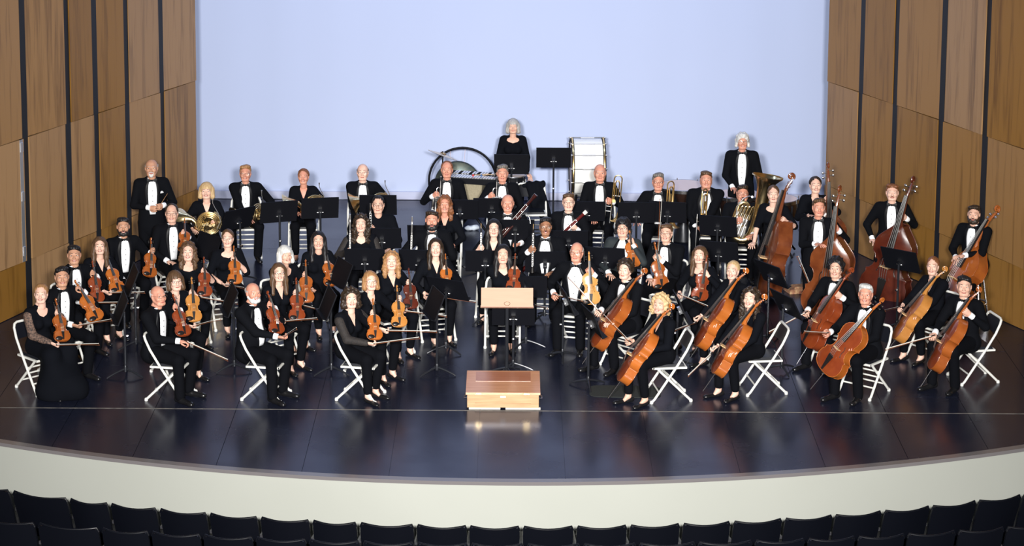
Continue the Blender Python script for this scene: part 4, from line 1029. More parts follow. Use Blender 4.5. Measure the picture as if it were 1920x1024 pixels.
# ------------------------------------------------------------------ wind and brass instruments (long axis +Z, seen from -Y)
def keys(b, L0, L1, r, n, rr=.006):
    for q in range(n):
        zz = L0+(L1-L0)*q/(n-1); b.lathe([(rr, -r-.006), (rr, -r+.002)], 8, ((.003 if q % 2 else -.003), 0, zz), 'y')
    b.tube([(r*.9, -r*.6, L0), (r*.9, -r*.6, L1)], .0022, 5); b.tube([(-r*.9, -r*.6, L0), (-r*.9, -r*.6, L1)], .0018, 5)
def wind_tmpls():
    W_ = {}
    T = Tmpl('flute', 'flute'); b = MB(); b.tube([(0, 0, 0), (0, 0, .67)], .0105, 10); b.lathe([(.012, .20), (.012, .225)], 10); b.lathe([(.012, .44), (.012, .455)], 10); T.part('tube', b, SILVER)
    b = MB(); keys(b, .06, .42, .011, 12, .008); T.part('keywork', b, SILVER); b = MB(); b.box((0, -.011, .585), (.013, .006, .03)); T.part('lip_plate', b, SILVER); T.L = .67; W_['flute'] = T
    T = Tmpl('clarinet', 'clarinet'); b = MB(); b.lathe([(.038, 0), (.030, .03), (.019, .07), (.015, .11), (.014, .55), (.016, .56), (.013, .60)], 12); T.part('body', b, EBONY)
    b = MB(); b.lathe([(.013, .60), (.012, .625), (.006, .67)], 10); T.part('mouthpiece', b, EBONY); b = MB(); keys(b, .12, .54, .014, 13, .009)
    for zz in (.11, .33, .555): b.lathe([(.0165, zz), (.0165, zz+.012)], 12)
    T.part('keywork', b, SILVER); T.L = .67; W_['clarinet'] = T
    T = Tmpl('oboe', 'oboe'); b = MB(); b.lathe([(.024, 0), (.022, .02), (.015, .06), (.012, .10), (.009, .56), (.011, .575), (.007, .585)], 12); T.part('body', b, EBONY)
    b = MB(); keys(b, .09, .52, .011, 16, .009); T.part('keywork', b, SILVER); b = MB(); b.tube([(0, 0, .58), (0, 0, .645)], [.0035, .003], 6); T.part('reed', b, PALEWOOD); T.L = .645; W_['oboe'] = T
    for nm, M_ in (('bassoon', MAROON), ('dark', DKMAROON)):
        T = Tmpl('bassoon', 'bassoon'); b = MB(); b.lathe([(.028, 0), (.030, .02), (.028, .42), (.026, .44), (.024, .45), (.022, 1.00), (.024, 1.02), (.021, 1.05), (.020, 1.25), (.025, 1.29)], 14); T.part('bore', b, M_)
        b = MB(); b.lathe([(.0255, 1.285), (.0275, 1.30), (.0275, 1.335), (.018, 1.337)], 14); T.part('bell_ring', b, IVORY if nm == 'bassoon' else DKMAROON)
        b = MB(); b.lathe([(.021, .40), (.019, .45), (.016, .95), (.014, .98)], 12, (.038, -.01, 0)); T.part('wing_joint', b, M_)
        b = MB(); keys(b, .50, 1.15, .023, 7, .006); T.part('keywork', b, SILVER)
        b = MB(); b.tube([(.038, -.01, .97), (.038, -.012, 1.01), (.07, -.03, 1.06), (.14, -.05, 1.05), (.20, -.06, 1.0)], .004, 6); T.part('crook', b, SILVER); T.L = 1.337; W_[nm] = T
    T = Tmpl('trumpet', 'trumpet'); M_ = SILVER
    b = MB(); z0 = 0; b.lathe([(.060, 0), (.052, .010), (.034, .035), (.020, .075), (.012, .13), (.0075, .22), (.006, .36)], 18, (0, 0, 0), cap=False)
    b.tube([(0, 0, .36)]+[(.028-.028*math.cos(t), 0, .36+.034*math.sin(t)) for t in np.linspace(.2, PI-.2, 8)]+[(.056, 0, .36), (.056, 0, .10)], .006, 8); T.part('bell', b, M_)
    b = MB(); b.tube([(.056, -.0, .48), (.056, 0, .12)], .0055, 8); b.tube([(.056, 0, .12)]+[(.056-.0, -.028+.028*math.cos(t), .10-.02*math.sin(t)) for t in np.linspace(0, PI, 7)]+[(.056, -.056, .30)], .006, 8); T.part('leadpipe', b, M_)
    b = MB(); b.lathe([(.005, .47), (.006, .53), (.013, .545), (.013, .555)], 12, (.056, 0, 0)); T.part('mouthpiece', b, M_)
    for q in range(3):
        b = MB(); b.tube([(-.015, -.005, .20+.028*q), (.085, -.005, .20+.028*q)], .0115, 10); b.tube([(.085, -.005, .20+.028*q), (.112, -.005, .20+.028*q)], .0025, 6); b.lathe([(.008, .112), (.008, .116)], 10, (0, -.005, .20+.028*q), 'x'); T.part('valve', b, M_)
    T.L = .555; W_['trumpet'] = T
    T = Tmpl('trombone', 'trombone')
    b = MB(); wU = .055; b.tube([(-wU, 0, -.42), (-wU, 0, 0)]+[(-wU*math.cos(t), 0, wU*math.sin(t)) for t in np.linspace(.2, PI-.2, 9)]+[(wU, 0, 0), (wU, 0, -.30)], .0095, 10)
    T.part('tuning_slide', b, BRASS)
    b = MB(); b.lathe([(.0095, -.28), (.012, -.38), (.018, -.46), (.032, -.53), (.062, -.575), (.105, -.598), (.104, -.601)], 22, (wU, 0, 0), cap=False); T.part('bell', b, BRASS)
    b = MB()
    b.tube([(-.03, -.02, -.30), (-.03, -.02, -.05), (-.015, -.02, -.02), (.01, -.02, -.02), (.025, -.02, -.05), (.025, -.02, -.22), (.01, -.02, -.25), (-.005, -.02, -.22), (-.005, -.02, -.12)], .0085, 8)
    b.lathe([(.025, -.045), (.025, .0)], 14, (-.03, 0, -.31), 'y'); T.part('valve_loop', b, BRASS)
    for zz in (-.04, -.24): b = MB(); b.tube([(-wU, 0, zz), (wU, 0, zz)], .005, 8); T.part('brace', b, SILVER)
    b = MB(); x0 = -wU; b.tube([(x0, 0, -.38), (x0, 0, -1.12), (x0-.02, 0, -1.16), (x0-.06, 0, -1.16), (x0-.08, 0, -1.12), (x0-.08, 0, -.36)], .0078, 10); T.part('slide', b, SILVER)
    for zz in (-.40, -.47): b = MB(); b.tube([(x0, 0, zz), (x0-.08, 0, zz)], .006, 8); T.part('slide_brace', b, SILVER)
    b = MB(); b.lathe([(.0125, 0), (.013, .012), (.006, .04), (.005, .07)], 12, (x0-.08, 0, -.36)); T.part('mouthpiece', b, SILVER); W_['trombone'] = T
    T = Tmpl('french_horn', 'french horn')
    for q, rr in enumerate((.135, .118, .100, .082)):
        b = MB(); b.tube([(rr*math.cos(t), -.012*q-.006*math.sin(2*t), rr*math.sin(t)) for t in np.linspace(0, 2*PI, 30, endpoint=False)], .0095-.0008*q, 8, closed=True); T.part('coil', b, BRASS2)
    pts = []; rad = []
    for q in np.linspace(0, 1, 22):
        a = PI*.35-q*PI*1.35; rr = .150; pts.append((rr*math.cos(a), .012+.035*q, rr*math.sin(a))); rad.append(.011+.017*q**1.5)
    last = np.array(pts[-1]); dr = np.array([-.35, .35, .85]); dr = np.array([-.45, .30, -.05])
    b = MB(); ext = [(last+np.array([-.035, .01, .035])), last+np.array([-.085, .03, .045]), last+np.array([-.125, .05, .035]), last+np.array([-.150, .064, .025]), last+np.array([-.160, .070, .02])]
    b.tube(pts+[tuple(e) for e in ext], rad+[.036, .055, .088, .128, .150], 20, cap=False); T.part('bell', b, BRASS2)
    for q in range(4): b = MB(); b.lathe([(.019, -.075), (.021, -.07), (.021, -.01), (.015, .0)], 14, (-.055+.038*q, 0, .012*math.sin(q*2)), 'y'); T.part('rotary_valve', b, BRASS2)
    for q in range(5):
        x = -.06+.03*q; b = MB(); b.tube([(x, -.035, .02), (x, -.04, .085-.01*q), (x+.007, -.04, .095-.01*q), (x+.014, -.04, .085-.01*q), (x+.014, -.035, .02)], .006, 8); T.part('valve_slide', b, BRASS2)
        b = MB(); b.tube([(x, -.035, -.02), (x, -.045, -.075+.006*q), (x+.007, -.045, -.085+.006*q), (x+.014, -.045, -.075+.006*q), (x+.014, -.035, -.02)], .006, 8); T.part('valve_slide', b, BRASS2)
    b = MB(); b.tube([(.10, -.03, -.06), (.142, -.03, .03), (.115, -.03, .13), (.075, -.035, .20), (.052, -.04, .255)], [.006, .006, .005, .004, .0035], 8); b.lathe([(.004, .25), (.007, .285), (.010, .30)], 10, (.052, -.04, 0)); T.part('leadpipe', b, SILVER); W_['horn'] = T
    T = Tmpl('tuba', 'tuba'); pts = []; rad = []
    for q in np.linspace(0, 1, 14): a = PI+q*PI; pts.append((.02+.145*math.cos(a), .03, .17+.145*math.sin(a)*1.0)); rad.append(.036+.030*q)
    up = [(.170, .03, .30), (.165, .03, .42), (.150, .03, .55), (.135, .03, .68), (.120, .03, .79), (.110, .03, .87), (.105, .03, .92), (.103, .03, .945), (.102, .03, .95)]
    b = MB(); b.tube([(-.125, .03, .45), (-.125, .03, .30)]+pts+up, [.030, .033]+rad+[.070, .076, .083, .092, .107, .135, .175, .205, .208], 22, cap=False); T.part('bell', b, BRASS2)
    b = MB(); b.tube([(-.125, .03, .45)]+[(-.06-.065*math.cos(t), .03, .45+.065*math.sin(t)) for t in np.linspace(.2, PI-.2, 8)]+[(.005, .02, .43), (.005, .02, .20), (-.02, .0, .15), (-.06, -.02, .14)], [.028]*9+[.024, .022, .02, .018], 10); T.part('upper_bow', b, BRASS2)
    for q in range(4):
        x = -.11+.045*q; b = MB(); b.lathe([(.018, 0), (.021, .005), (.021, .15), (.018, .155)], 14, (x, -.075, .24)); b.tube([(x, -.075, .395), (x, -.075, .42)], .004, 6); b.lathe([(.012, .42), (.012, .426)], 12, (x, -.075, 0)); T.part('valve', b, SILVER)
        b = MB(); b.tube([(x, -.075, .27), (x-.01, -.10, .27), (x-.012, -.105, .12-.01*q), (x+.003, -.105, .10-.01*q), (x+.018, -.105, .12-.01*q), (x+.016, -.10, .22)], .0095, 8); T.part('valve_slide', b, SILVER)
        b = MB(); b.tube([(x, -.06, .33), (x+.0, -.09, .33), (x+.006, -.10, .47+.012*q), (x+.018, -.10, .485+.012*q), (x+.030, -.10, .47+.012*q), (x+.03, -.08, .33)], .0085, 8); T.part('valve_slide', b, BRASS2)
    b = MB(); b.tube([(-.13, -.07, .33), (-.16, -.09, .45), (-.12, -.10, .58), (-.06, -.12, .64), (-.03, -.16, .65)], [.008, .008, .007, .006, .005], 8); b.lathe([(.016, -.02), (.012, 0)], 10, (-.03, -.16, .65), 'y'); T.part('leadpipe', b, SILVER); W_['tuba'] = T
    return W_
WIND = wind_tmpls()
def put_stick(kind, label, top, low, Y, twist=0, lean=0.0, group=None):
    T = WIND[kind]; a = at(top[0], top[1], Y); c = at(low[0], low[1], Y+lean); ax = unit(a-c); o = a-ax*T.L
    view = unit(CP-a); n = unit(view-ax*(view@ax)); tw = math.radians(twist); n = n*math.cos(tw)+np.cross(ax, n)*math.sin(tw)
    T.put(label, mw=frame(o, ax, n), group=group); return a, ax
def seg_t(p, a, c):
    a, c, p = map(np.array, (a, c, p)); d = c-a; return float(np.clip((p-a)@d/(d@d), 0, 1))
def pfrac(P, f, l): return (P.hip+P.F*f+P.Lf*l)[1]
LOG = []
def fiddler(who, label, head, yaw, vi, lh, rh=None, tip=None, col='amber', twist=15, ins='violin', bl=-1, vf=.33, vl=.05, bowat=None, rf=.32, rl=-.14, **kw):
    P = person(label, who, head, yaw, **kw)
    b, s_, ax, n = put_string('violin', '%s %s held upright by the %s' % ({'golden': 'golden-brown', 'amber': 'amber', 'orange': 'orange', 'red': 'reddish-brown', 'dark': 'dark', 'brown': 'brown', 'pale': 'pale golden'}[col], ins, who), vi[:2], vi[2:], pfrac(P, vf, vl), 1, twist, col, maxd=.30)
    tq = max(seg_t(lh, vi[:2], vi[2:]), .64); T_ = b+(s_-b)*tq
    L_ = (T_+n*.020, ax, 'grip'); R_ = None
    if rh:
        Tr = at(rh[0], rh[1], pfrac(P, rf, rl))
        if tip: bx = put_bow('violin', 'thin wooden bow in the hand of the '+who, Tr, tip, bl); R_ = (Tr, bx, 'bow')
        else: R_ = (Tr, None, 'rest')
    elif tip:
        Tr = at(bowat[0], bowat[1], pfrac(P, rf, rl)); bx = put_bow('violin', 'thin wooden bow in the hand of the '+who, Tr, tip, bl); R_ = (Tr, bx, 'bow')
    build(P, L_, R_)
    LOG.append((who, round(b[2], 2), round(s_[2], 2), [round(float(np.linalg.norm((P.l2w(P.arms[k_][2])-(L_ if k_ > 0 else R_)[0]))), 3) if (L_ if k_ > 0 else R_) else 0 for k_ in (1, -1)])); return P
def lowstr(kind, who, label, head, yaw, ins, lh=None, rh=None, tip=None, col='amber', twist=-45, bl=-1, fb=.42, fl=.06, maxd=None, lean=None, lht=None, rf=.45, rl=-.2, lf=.3, ll=.15, bowk=None, **kw):
    P = person(label, who, head, yaw, **kw)
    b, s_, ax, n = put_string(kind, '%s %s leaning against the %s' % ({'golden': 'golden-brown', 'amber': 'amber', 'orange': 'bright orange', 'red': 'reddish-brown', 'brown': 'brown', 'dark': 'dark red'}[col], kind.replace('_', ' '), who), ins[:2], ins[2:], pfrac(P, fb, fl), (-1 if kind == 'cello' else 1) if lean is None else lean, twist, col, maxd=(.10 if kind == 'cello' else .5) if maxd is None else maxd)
    L_ = R_ = None; vw = unit(CP-b)
    if lht is not None: L_ = (b+(s_-b)*lht+n*.02+vw*(.03 if kind == 'cello' else .05), ax, 'grip')
    elif lh: L_ = (at(lh[0], lh[1], b[1]-.10 if kind == 'cello' else pfrac(P, lf, ll)), ax, 'rest')
    if rh:
        Tr = at(rh[0], rh[1], pfrac(P, rf, rl))
        if tip: bx = put_bow(kind, 'wooden %s bow in the hand of the %s' % (kind.split('_')[-1], who), Tr, tip, bl); R_ = (Tr, bx, 'bow')
        else: R_ = (Tr, None, 'rest')
    build(P, L_, R_); LOG.append((who, round(b[2], 2), round(s_[2], 2), 0)); return P
# ------------------------------------------------------------------ the orchestra, left block of violins
fiddler('violinist in the lace-sleeved gown at far left', 'seated person in long black gown with lace sleeves, violin upright, far left', (77, 551), 45, (118, 640, 104, 560), (114, 586), (104, 648), (188, 646), 'amber', 25, sex='f', outfit='dress', hair=('pulled', 'ginger'), skin=0, hyaw=5, neck='scoop')
fiddler('violinist right behind the lace-sleeved gown', 'seated person in tuxedo with slanted violin, right behind the lace-sleeved gown', (116, 519), 40, (183, 601, 140, 526), (151, 540), (145, 612), (211, 600), 'orange', 25, skin=3, hair=('short', 'black'), hyaw=15)
fiddler('tuxedoed violinist third from the far left', 'seated person in tuxedo with wing collar, violin upright, third from far left', (139, 478), 35, (182, 567, 173, 489), (179, 513), (160, 569), (242, 568), 'red', 20, skin=3, hair=('short', 'black'), hyaw=10, rl=-.05)
fiddler('violinist in black dress by the oak wall', 'seated person in black dress with pendant neckline, violin upright, by left oak wall', (187, 461), 35, (222, 548, 198, 476), (212, 500), (203, 550), (273, 549), 'orange', 20, sex='f', outfit='black', hair=('long', 'brown'), skin=0, hyaw=10, neck='v')
fiddler('tuxedoed violinist below the standing baton holder', 'seated person in tuxedo and bow tie, violin on knee, below the baton holder', (231, 425), 30, (280, 519, 283, 446), (287, 472), (236, 530), None, 'amber', 25, skin=3, hair=('short', 'black'), beard=('short', 'black'), hyaw=10)
fiddler('violinist in profile in the left front row', 'seated person in tuxedo and glasses turned in profile, violin and lowered bow, front row', (297, 555), 60, (346, 630, 324, 552), (336, 575), (348, 641), (429, 677), 'red', 30, skin=2, hair=('fringe', 'white'), glasses='metal', smile=False, hyaw=38, z=1.19, chb=-.20, chyaw=80)
fiddler('bespectacled violinist behind the profile violinist', 'seated person in black top and dark glasses, golden violin upright, behind the profile violinist', (329, 527), 40, (363, 603, 359, 520), (364, 548), (361, 613), (415, 599), 'golden', 12, sex='f', outfit='black', hair=('bob', 'brown'), skin=0, glasses='dark', smile=False, hyaw=22, neck='v')
fiddler('tuxedoed violinist in front of the horn player', 'seated person in tuxedo and glasses, violin at the side, left of the first horn', (322, 400), 25, (346, 472, 346, 418), (350, 444), None, None, 'amber', 10, hair=('receding', 'dark'), glasses='dark', skin=1, hyaw=5, z=1.22)
fiddler('violinist in short-sleeved black dress, third row', 'seated person in short-sleeved scoop-neck black top with red violin, behind the dark-glasses violinist', (353, 472), 25, (384, 555, 382, 482), (384, 511), (372, 558), (446, 570), 'red', 10, sex='f', outfit='black', hair=('wavy', 'brown'), skin=0, hyaw=3, sleeve='short', neck='wide', rl=.0)
fiddler('bare-armed violinist left of the second horn stand', 'seated person in short-sleeved black top and glasses, bare arm lowered to the bow', (427, 447), 20, (441, 532, 438, 461), (443, 484), (422, 535), (457, 541), 'orange', 10, sex='f', outfit='black', hair=('pony', 'brown'), skin=0, glasses='metal', hyaw=3, sleeve='short', neck='wide', rl=-.10)
fiddler('white-cuffed violinist in the left front row', 'seated person in tuxedo with white cuffs, violin and bow, middle of left front row', (475, 549), 55, (521, 626, 501, 546), (512, 571), (531, 634), (556, 617), 'red', 35, skin=2, hair=('fringe', 'grey'), beard=('short', 'white'), hyaw=28, fat=.3, rl=-.10, rf=.42, z=1.22, chb=-.22, chyaw=80)
fiddler('bespectacled violinist behind the white-cuffed violinist', 'seated person in black V-neck top and dark glasses, violin raised, behind the white-cuffed violinist', (523, 511), 40, (557, 601, 555, 521), (562, 551), (529, 604), (596, 598), 'red', 12, sex='f', outfit='black', hair=('long', 'brown'), skin=0, glasses='dark', hyaw=12, neck='v', rl=-.12)
fiddler('violinist in buttoned black blouse', 'seated person in black blouse, bright violin upright, behind the dark-glasses violinist', (535, 478), 35, (574, 567, 573, 487), (579, 518), (565, 573), (613, 586), 'amber', 5, sex='f', outfit='black', hair=('bob', 'white'), skin=1, hyaw=25, neck='scoop', rl=.1)
fiddler('violinist in black turtleneck', 'seated person in black turtleneck, violin slanted, one hand open on the thigh', (597, 451), 20, (622, 536, 609, 466), (620, 493), (590, 548), None, 'amber', 20, sex='f', outfit='black', hair=('long', 'black'), skin=1, hyaw=5, neck='high')
fiddler('violinist in lace jacket nearest the podium', 'seated person in black lace jacket and strapped shoes, violin and bow, nearest the podium', (658, 560), 50, (703, 637, 699, 560), (705, 589), (699, 646), (788, 634), 'orange', 15, sex='f', outfit='lace', hair=('curly_bob', 'dark'), skin=0, hyaw=12, neck='v', chb=-.19, chyaw=78)
fiddler('bespectacled violinist behind the lace jacket', 'seated person in black cardigan and glasses, violin upright, behind the lace jacket', (695, 527), 40, (749, 613, 744, 535), (748, 561), (723, 621), (821, 623), 'golden', 10, sex='f', outfit='black', hair=('bob', 'ginger'), skin=0, glasses='metal', hyaw=15, neck='v', rl=-.1)
fiddler('violinist in black V-neck beside the flutes', 'seated person in black V-neck, dark violin at the side, below the flute players', (734, 489), 30, (770, 579, 766, 503), (770, 531), (757, 584), (839, 594), 'dark', 15, sex='f', outfit='black', hair=('wavy', 'ginger'), skin=0, smile=False, hyaw=5, neck='v', rl=.0)
fiddler('violinist in black shirt behind the tilted stand', 'seated person in collared black shirt, violin behind the tilted stand, left of centre aisle', (817, 464), 15, (838, 545, 835, 480), (839, 505), (802, 556), (894, 567), 'orange', 10, sex='f', outfit='black', hair=('long', 'dark'), skin=0, hyaw=2, neck='v', z=1.17)
fiddler('violist at centre behind the conductor stand', 'seated person in black top behind the wooden conductor stand, viola mostly hidden', (943, 477), 0, (962, 545, 966, 479), (967, 513), (1000, 573), (1024, 578), 'red', 5, ins='viola', sex='f', outfit='black', hair=('long', 'black'), skin=1, smile=False, hyaw=0, neck='scoop', rl=.12)
fiddler('tuxedoed violist with the pale viola', 'seated person in open tuxedo with broad white shirt, pale viola upright, right of centre', (1081, 473), -15, (1108, 571, 1104, 472), (1111, 506), (1040, 554), (1098, 566), 'pale', 8, ins='viola', skin=2, hair=('fringe', 'grey'), glasses='metal', smile=False, hyaw=-12, fat=.5, rl=-.22, rf=.25, shirt=1.45)
fiddler('violist in waistcoat and open white shirt', 'seated person in white shirt and dark waistcoat, viola upright, below the first trombone', (1168, 427), -15, (1188, 500, 1179, 425), (1182, 455), None, None, 'orange', 15, ins='viola', outfit='vest', skin=1, hair=('shaggy', 'black'), glasses='dark', hyaw=-10)
fiddler('tuxedoed violist in glasses', 'seated person in tuxedo, bow tie and glasses, viola and upright bow, behind the cello row', (1249, 437), -25, (1240, 541, 1227, 454), (1231, 481), None, None, 'amber', 20, ins='viola', skin=1, hair=('short', 'brown'), glasses='dark', hyaw=-12, vl=-.05)
fiddler('violist in scoop-neck black dress', 'seated person in scoop-neck black dress, reddish viola slanted, between two cellists', (1312, 478), -30, (1310, 563, 1326, 478), (1322, 511), (1274, 553), (1324, 574), 'red', 15, ins='viola', sex='f', outfit='black', hair=('long', 'brown'), skin=0, hyaw=-15, neck='wide', rl=-.2, rf=.3)
# ------------------------------------------------------------------ cellos
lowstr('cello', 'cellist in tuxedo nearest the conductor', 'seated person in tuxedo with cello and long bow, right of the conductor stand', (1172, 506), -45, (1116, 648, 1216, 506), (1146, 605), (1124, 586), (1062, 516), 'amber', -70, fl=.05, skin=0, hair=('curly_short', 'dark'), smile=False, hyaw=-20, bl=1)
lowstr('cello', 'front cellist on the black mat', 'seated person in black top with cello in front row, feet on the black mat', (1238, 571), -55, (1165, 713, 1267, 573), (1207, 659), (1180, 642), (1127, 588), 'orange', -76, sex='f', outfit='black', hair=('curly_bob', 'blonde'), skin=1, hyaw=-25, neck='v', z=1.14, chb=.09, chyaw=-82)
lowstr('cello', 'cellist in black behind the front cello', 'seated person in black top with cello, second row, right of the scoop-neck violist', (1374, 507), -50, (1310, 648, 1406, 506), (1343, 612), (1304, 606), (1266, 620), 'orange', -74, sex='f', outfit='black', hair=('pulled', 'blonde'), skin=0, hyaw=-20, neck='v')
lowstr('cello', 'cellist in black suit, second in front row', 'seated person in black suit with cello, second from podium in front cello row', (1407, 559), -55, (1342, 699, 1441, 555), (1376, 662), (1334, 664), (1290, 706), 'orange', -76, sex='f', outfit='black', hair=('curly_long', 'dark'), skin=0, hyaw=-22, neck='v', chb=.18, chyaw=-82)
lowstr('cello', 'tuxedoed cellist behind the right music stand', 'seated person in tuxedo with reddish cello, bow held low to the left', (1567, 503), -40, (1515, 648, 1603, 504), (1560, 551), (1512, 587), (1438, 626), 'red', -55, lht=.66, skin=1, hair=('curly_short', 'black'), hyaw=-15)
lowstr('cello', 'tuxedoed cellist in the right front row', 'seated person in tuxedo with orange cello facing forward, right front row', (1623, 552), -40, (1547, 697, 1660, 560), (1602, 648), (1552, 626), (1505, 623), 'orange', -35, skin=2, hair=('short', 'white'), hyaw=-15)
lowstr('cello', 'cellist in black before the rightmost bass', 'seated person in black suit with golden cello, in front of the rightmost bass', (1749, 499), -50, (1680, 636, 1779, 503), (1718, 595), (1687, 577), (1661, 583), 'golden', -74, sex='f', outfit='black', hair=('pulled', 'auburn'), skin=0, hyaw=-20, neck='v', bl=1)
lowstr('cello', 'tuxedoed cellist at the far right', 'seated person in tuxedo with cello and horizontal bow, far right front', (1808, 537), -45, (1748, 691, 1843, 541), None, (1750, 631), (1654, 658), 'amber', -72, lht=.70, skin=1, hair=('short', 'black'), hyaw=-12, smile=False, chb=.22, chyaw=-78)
# ------------------------------------------------------------------ double basses
lowstr('double_bass', 'bassist in sheer-sleeved black dress', 'person in black dress on a stool, arm across a brown double bass', (1450, 364), -20, (1436, 552, 1494, 326), None, (1412, 464), None, 'brown', -72, lht=.62, sex='f', outfit='black', hair=('pulled', 'brown'), skin=0, pose='stool', hyaw=-5, neck='wide', sleeve='short', fb=.35, fl=.1, rl=-.15, z=1.36, smile=False, rf=.3)
lowstr('double_bass', 'bassist in black cardigan at the back', 'person in black cardigan behind the tuxedoed bassist, bass scroll above the head', (1529, 347), -5, (1549, 530, 1551, 303), None, (1521, 403), None, 'brown', 12, lht=.70, sex='f', outfit='black', hair=('pulled', 'dark'), skin=0, pose='stool', hyaw=0, neck='v', fb=.28, fl=.1, maxd=.1, z=1.40, rf=.35, rl=-.05)
lowstr('double_bass', 'standing tuxedoed bassist', 'standing person in tuxedo holding a large brown double bass upright', (1535, 389), -5, (1549, 596, 1578, 346), None, (1536, 457), None, 'brown', -18, lht=.68, skin=2, hair=('short', 'brown'), pose='stand', hyaw=0, fb=.32, fl=.26, smile=False, rf=.40, rl=.05, z=1.60)
lowstr('double_bass', 'bassist with the dark bass by the oak wall', 'person in tuxedo on a stool with the darkest double bass, by right oak wall', (1673, 361), -10, (1652, 568, 1717, 330), None, (1638, 455), None, 'dark', -22, lht=.68, skin=0, hair=('short', 'auburn'), beard=('moustache', 'auburn'), pose='stool', hyaw=-8, smile=False, fb=.42, fl=.0, z=1.36, rf=.2, rl=-.22)
lowstr('double_bass', 'slanted-bass player at the far right wall', 'person in tuxedo on a stool, golden-red bass slanted left, far right wall', (1826, 402), -35, (1770, 592, 1878, 390), (1800, 480), None, None, 'amber', -50, skin=1, hair=('short', 'dark'), beard=('full', 'dark'), pose='stool', hyaw=-18, smile=False, fb=.45, fl=.15, z=1.43)
# ------------------------------------------------------------------ woodwinds
def winder(kind, who, label, head, yaw, top, low, hand, il, f=.30, l=-.10, other=None, of=.3, ol=.15, grip=-1, twist=0, **kw):
    P = person(label, who, head, yaw, **kw); Y = pfrac(P, f, l); a, ax = put_stick(kind, il, top, low, Y, twist)
    Th = at(hand[0], hand[1], Y); R_ = (Th, ax, 'grip'); L_ = None
    if other: L_ = (at(other[0], other[1], pfrac(P, of, ol)), None, 'rest')
    build(P, *((L_, R_) if grip < 0 else (R_, L_))); return P
winder('flute', 'flutist in black dress with sequin sleeves', 'seated person in black dress with sequin sleeves holding a flute upright', (677, 419), 5, (656.5, 402), (656, 465), (654, 470), 'silver flute held upright left of the sequin-sleeved flutist', sex='f', outfit='lace', hair=('curly_long', 'dark'), skin=0, hyaw=0, neck='scoop')
winder('clarinet', 'clarinetist in black sweater and glasses', 'seated person in black sweater and dark glasses, clarinet upright, behind the first flute', (709, 384), 5, (694, 381), (695, 420), (696, 428), 'black clarinet held by the person in black sweater and glasses', outfit='black', neck='high', hair=('pulled', 'black'), skin=1, glasses='dark', smile=False, hyaw=0)
winder('flute', 'flutist in tuxedo', 'seated person in tuxedo and bow tie holding a flute upright on the left', (810, 413), 3, (773, 406), (771, 468), (768, 474), 'silver flute held upright beside the tuxedoed flutist', skin=2, hair=('short', 'dark'), beard=('full', 'black'), smile=False, hyaw=0, l=-.26, fat=.4)
winder('clarinet', 'clarinetist in black blouse', 'seated person in black V-neck blouse behind the tuxedoed flutist', (834, 383), -2, (811.5, 374), (810, 430), (808, 424), 'black clarinet held upright by the person in black blouse', sex='f', outfit='black', hair=('wavy', 'auburn'), skin=2, hyaw=0, neck='v', l=-.16)
winder('oboe', 'oboist in black shirt and glasses', 'seated person in open black shirt and glasses holding an oboe upright', (926, 428), -5, (902, 419), (902, 463), (901, 463), 'black and silver oboe held by the person in black shirt', sex='f', outfit='black', hair=('long', 'black'), skin=0, glasses='dark', smile=False, hyaw=0, neck='v', l=-.17)
winder('oboe', 'oboist in tuxedo and glasses', 'seated person in tuxedo, bow tie and glasses holding an oboe upright', (1023, 425), -5, (1000, 420), (999, 464), (997, 466), 'black and silver oboe held by the tuxedoed person in glasses', skin=4, hair=('short', 'black'), beard=('moustache', 'black'), glasses='metal', hyaw=0, l=-.18, other=(1034, 512), of=.34, ol=.10, fat=.5)
winder('dark', 'bassoonist with the dark bassoon', 'seated person in tuxedo with a slanted dark bassoon, centre', (952, 381), 0, (1005, 365), (964, 412), (969, 460), 'dark maroon bassoon slanting up to the right, centre', skin=2, hair=('bald', 'grey'), hyaw=0, l=.05, fat=.5, grip=1, f=.25)
winder('bassoon', 'bassoonist with the red bassoon', 'seated person in tuxedo and glasses with a slanted bright red bassoon', (1066, 379), -3, (1100, 396), (1062, 431), (1075, 425), 'bright red bassoon with a white bell ring', skin=0, hair=('short', 'brown'), glasses='dark', hyaw=0, l=.0, grip=1, f=.30)
# ------------------------------------------------------------------ horns, trumpets, trombones, tuba
def horn(who, label, head, yaw, c, twist, il, tilt=0, f=.26, l=-.02, **kw):
    P = person(label, who, head, yaw, **kw); Y = pfrac(P, f, l); C = at(c[0], c[1], Y); view = unit(CP-C)
    ax = unit(np.array([math.sin(math.radians(tilt)), 0, math.cos(math.radians(tilt))])); n = unit(view-ax*(view@ax)); tw = math.radians(twist); n = n*math.cos(tw)+np.cross(ax, n)*math.sin(tw)
    M = frame(C, ax, n)@Matrix.Scale(1.16, 4); WIND['horn'].put(il, mw=M, group='french horns'); X = np.array([M[0][0], M[1][0], M[2][0]])/1.16
    build(P, (C+ax*.02+X*.07-n*-.05, ax, 'grip'), (C-X*.20-ax*.10, ax, 'rest')); return P
horn('horn player in black cardigan', 'seated person in open black cardigan, brass french horn facing front', (387, 358), 10, (391, 419), 0, 'brass french horn facing front beside the left oak wall', sex='f', outfit='black', hair=('bob', 'blonde'), skin=0, hyaw=3, neck='v')
horn('tuxedoed horn player in glasses', 'seated person in tuxedo and glasses, horn seen edge-on against the knee', (460, 325), 5, (482, 403), 62, 'french horn seen edge-on beside the tuxedoed horn player', skin=2, hair=('short', 'ginger'), glasses='metal', hyaw=3, l=.12, legs=.05)
horn('horn player behind the third stand', 'seated person in black cardigan, french horn half hidden by a stand', (569, 331), 3, (589, 387), 25, 'french horn half hidden behind the stand, third from left', sex='f', outfit='black', hair=('pulled', 'auburn'), skin=2, hyaw=0, neck='v', l=.12)
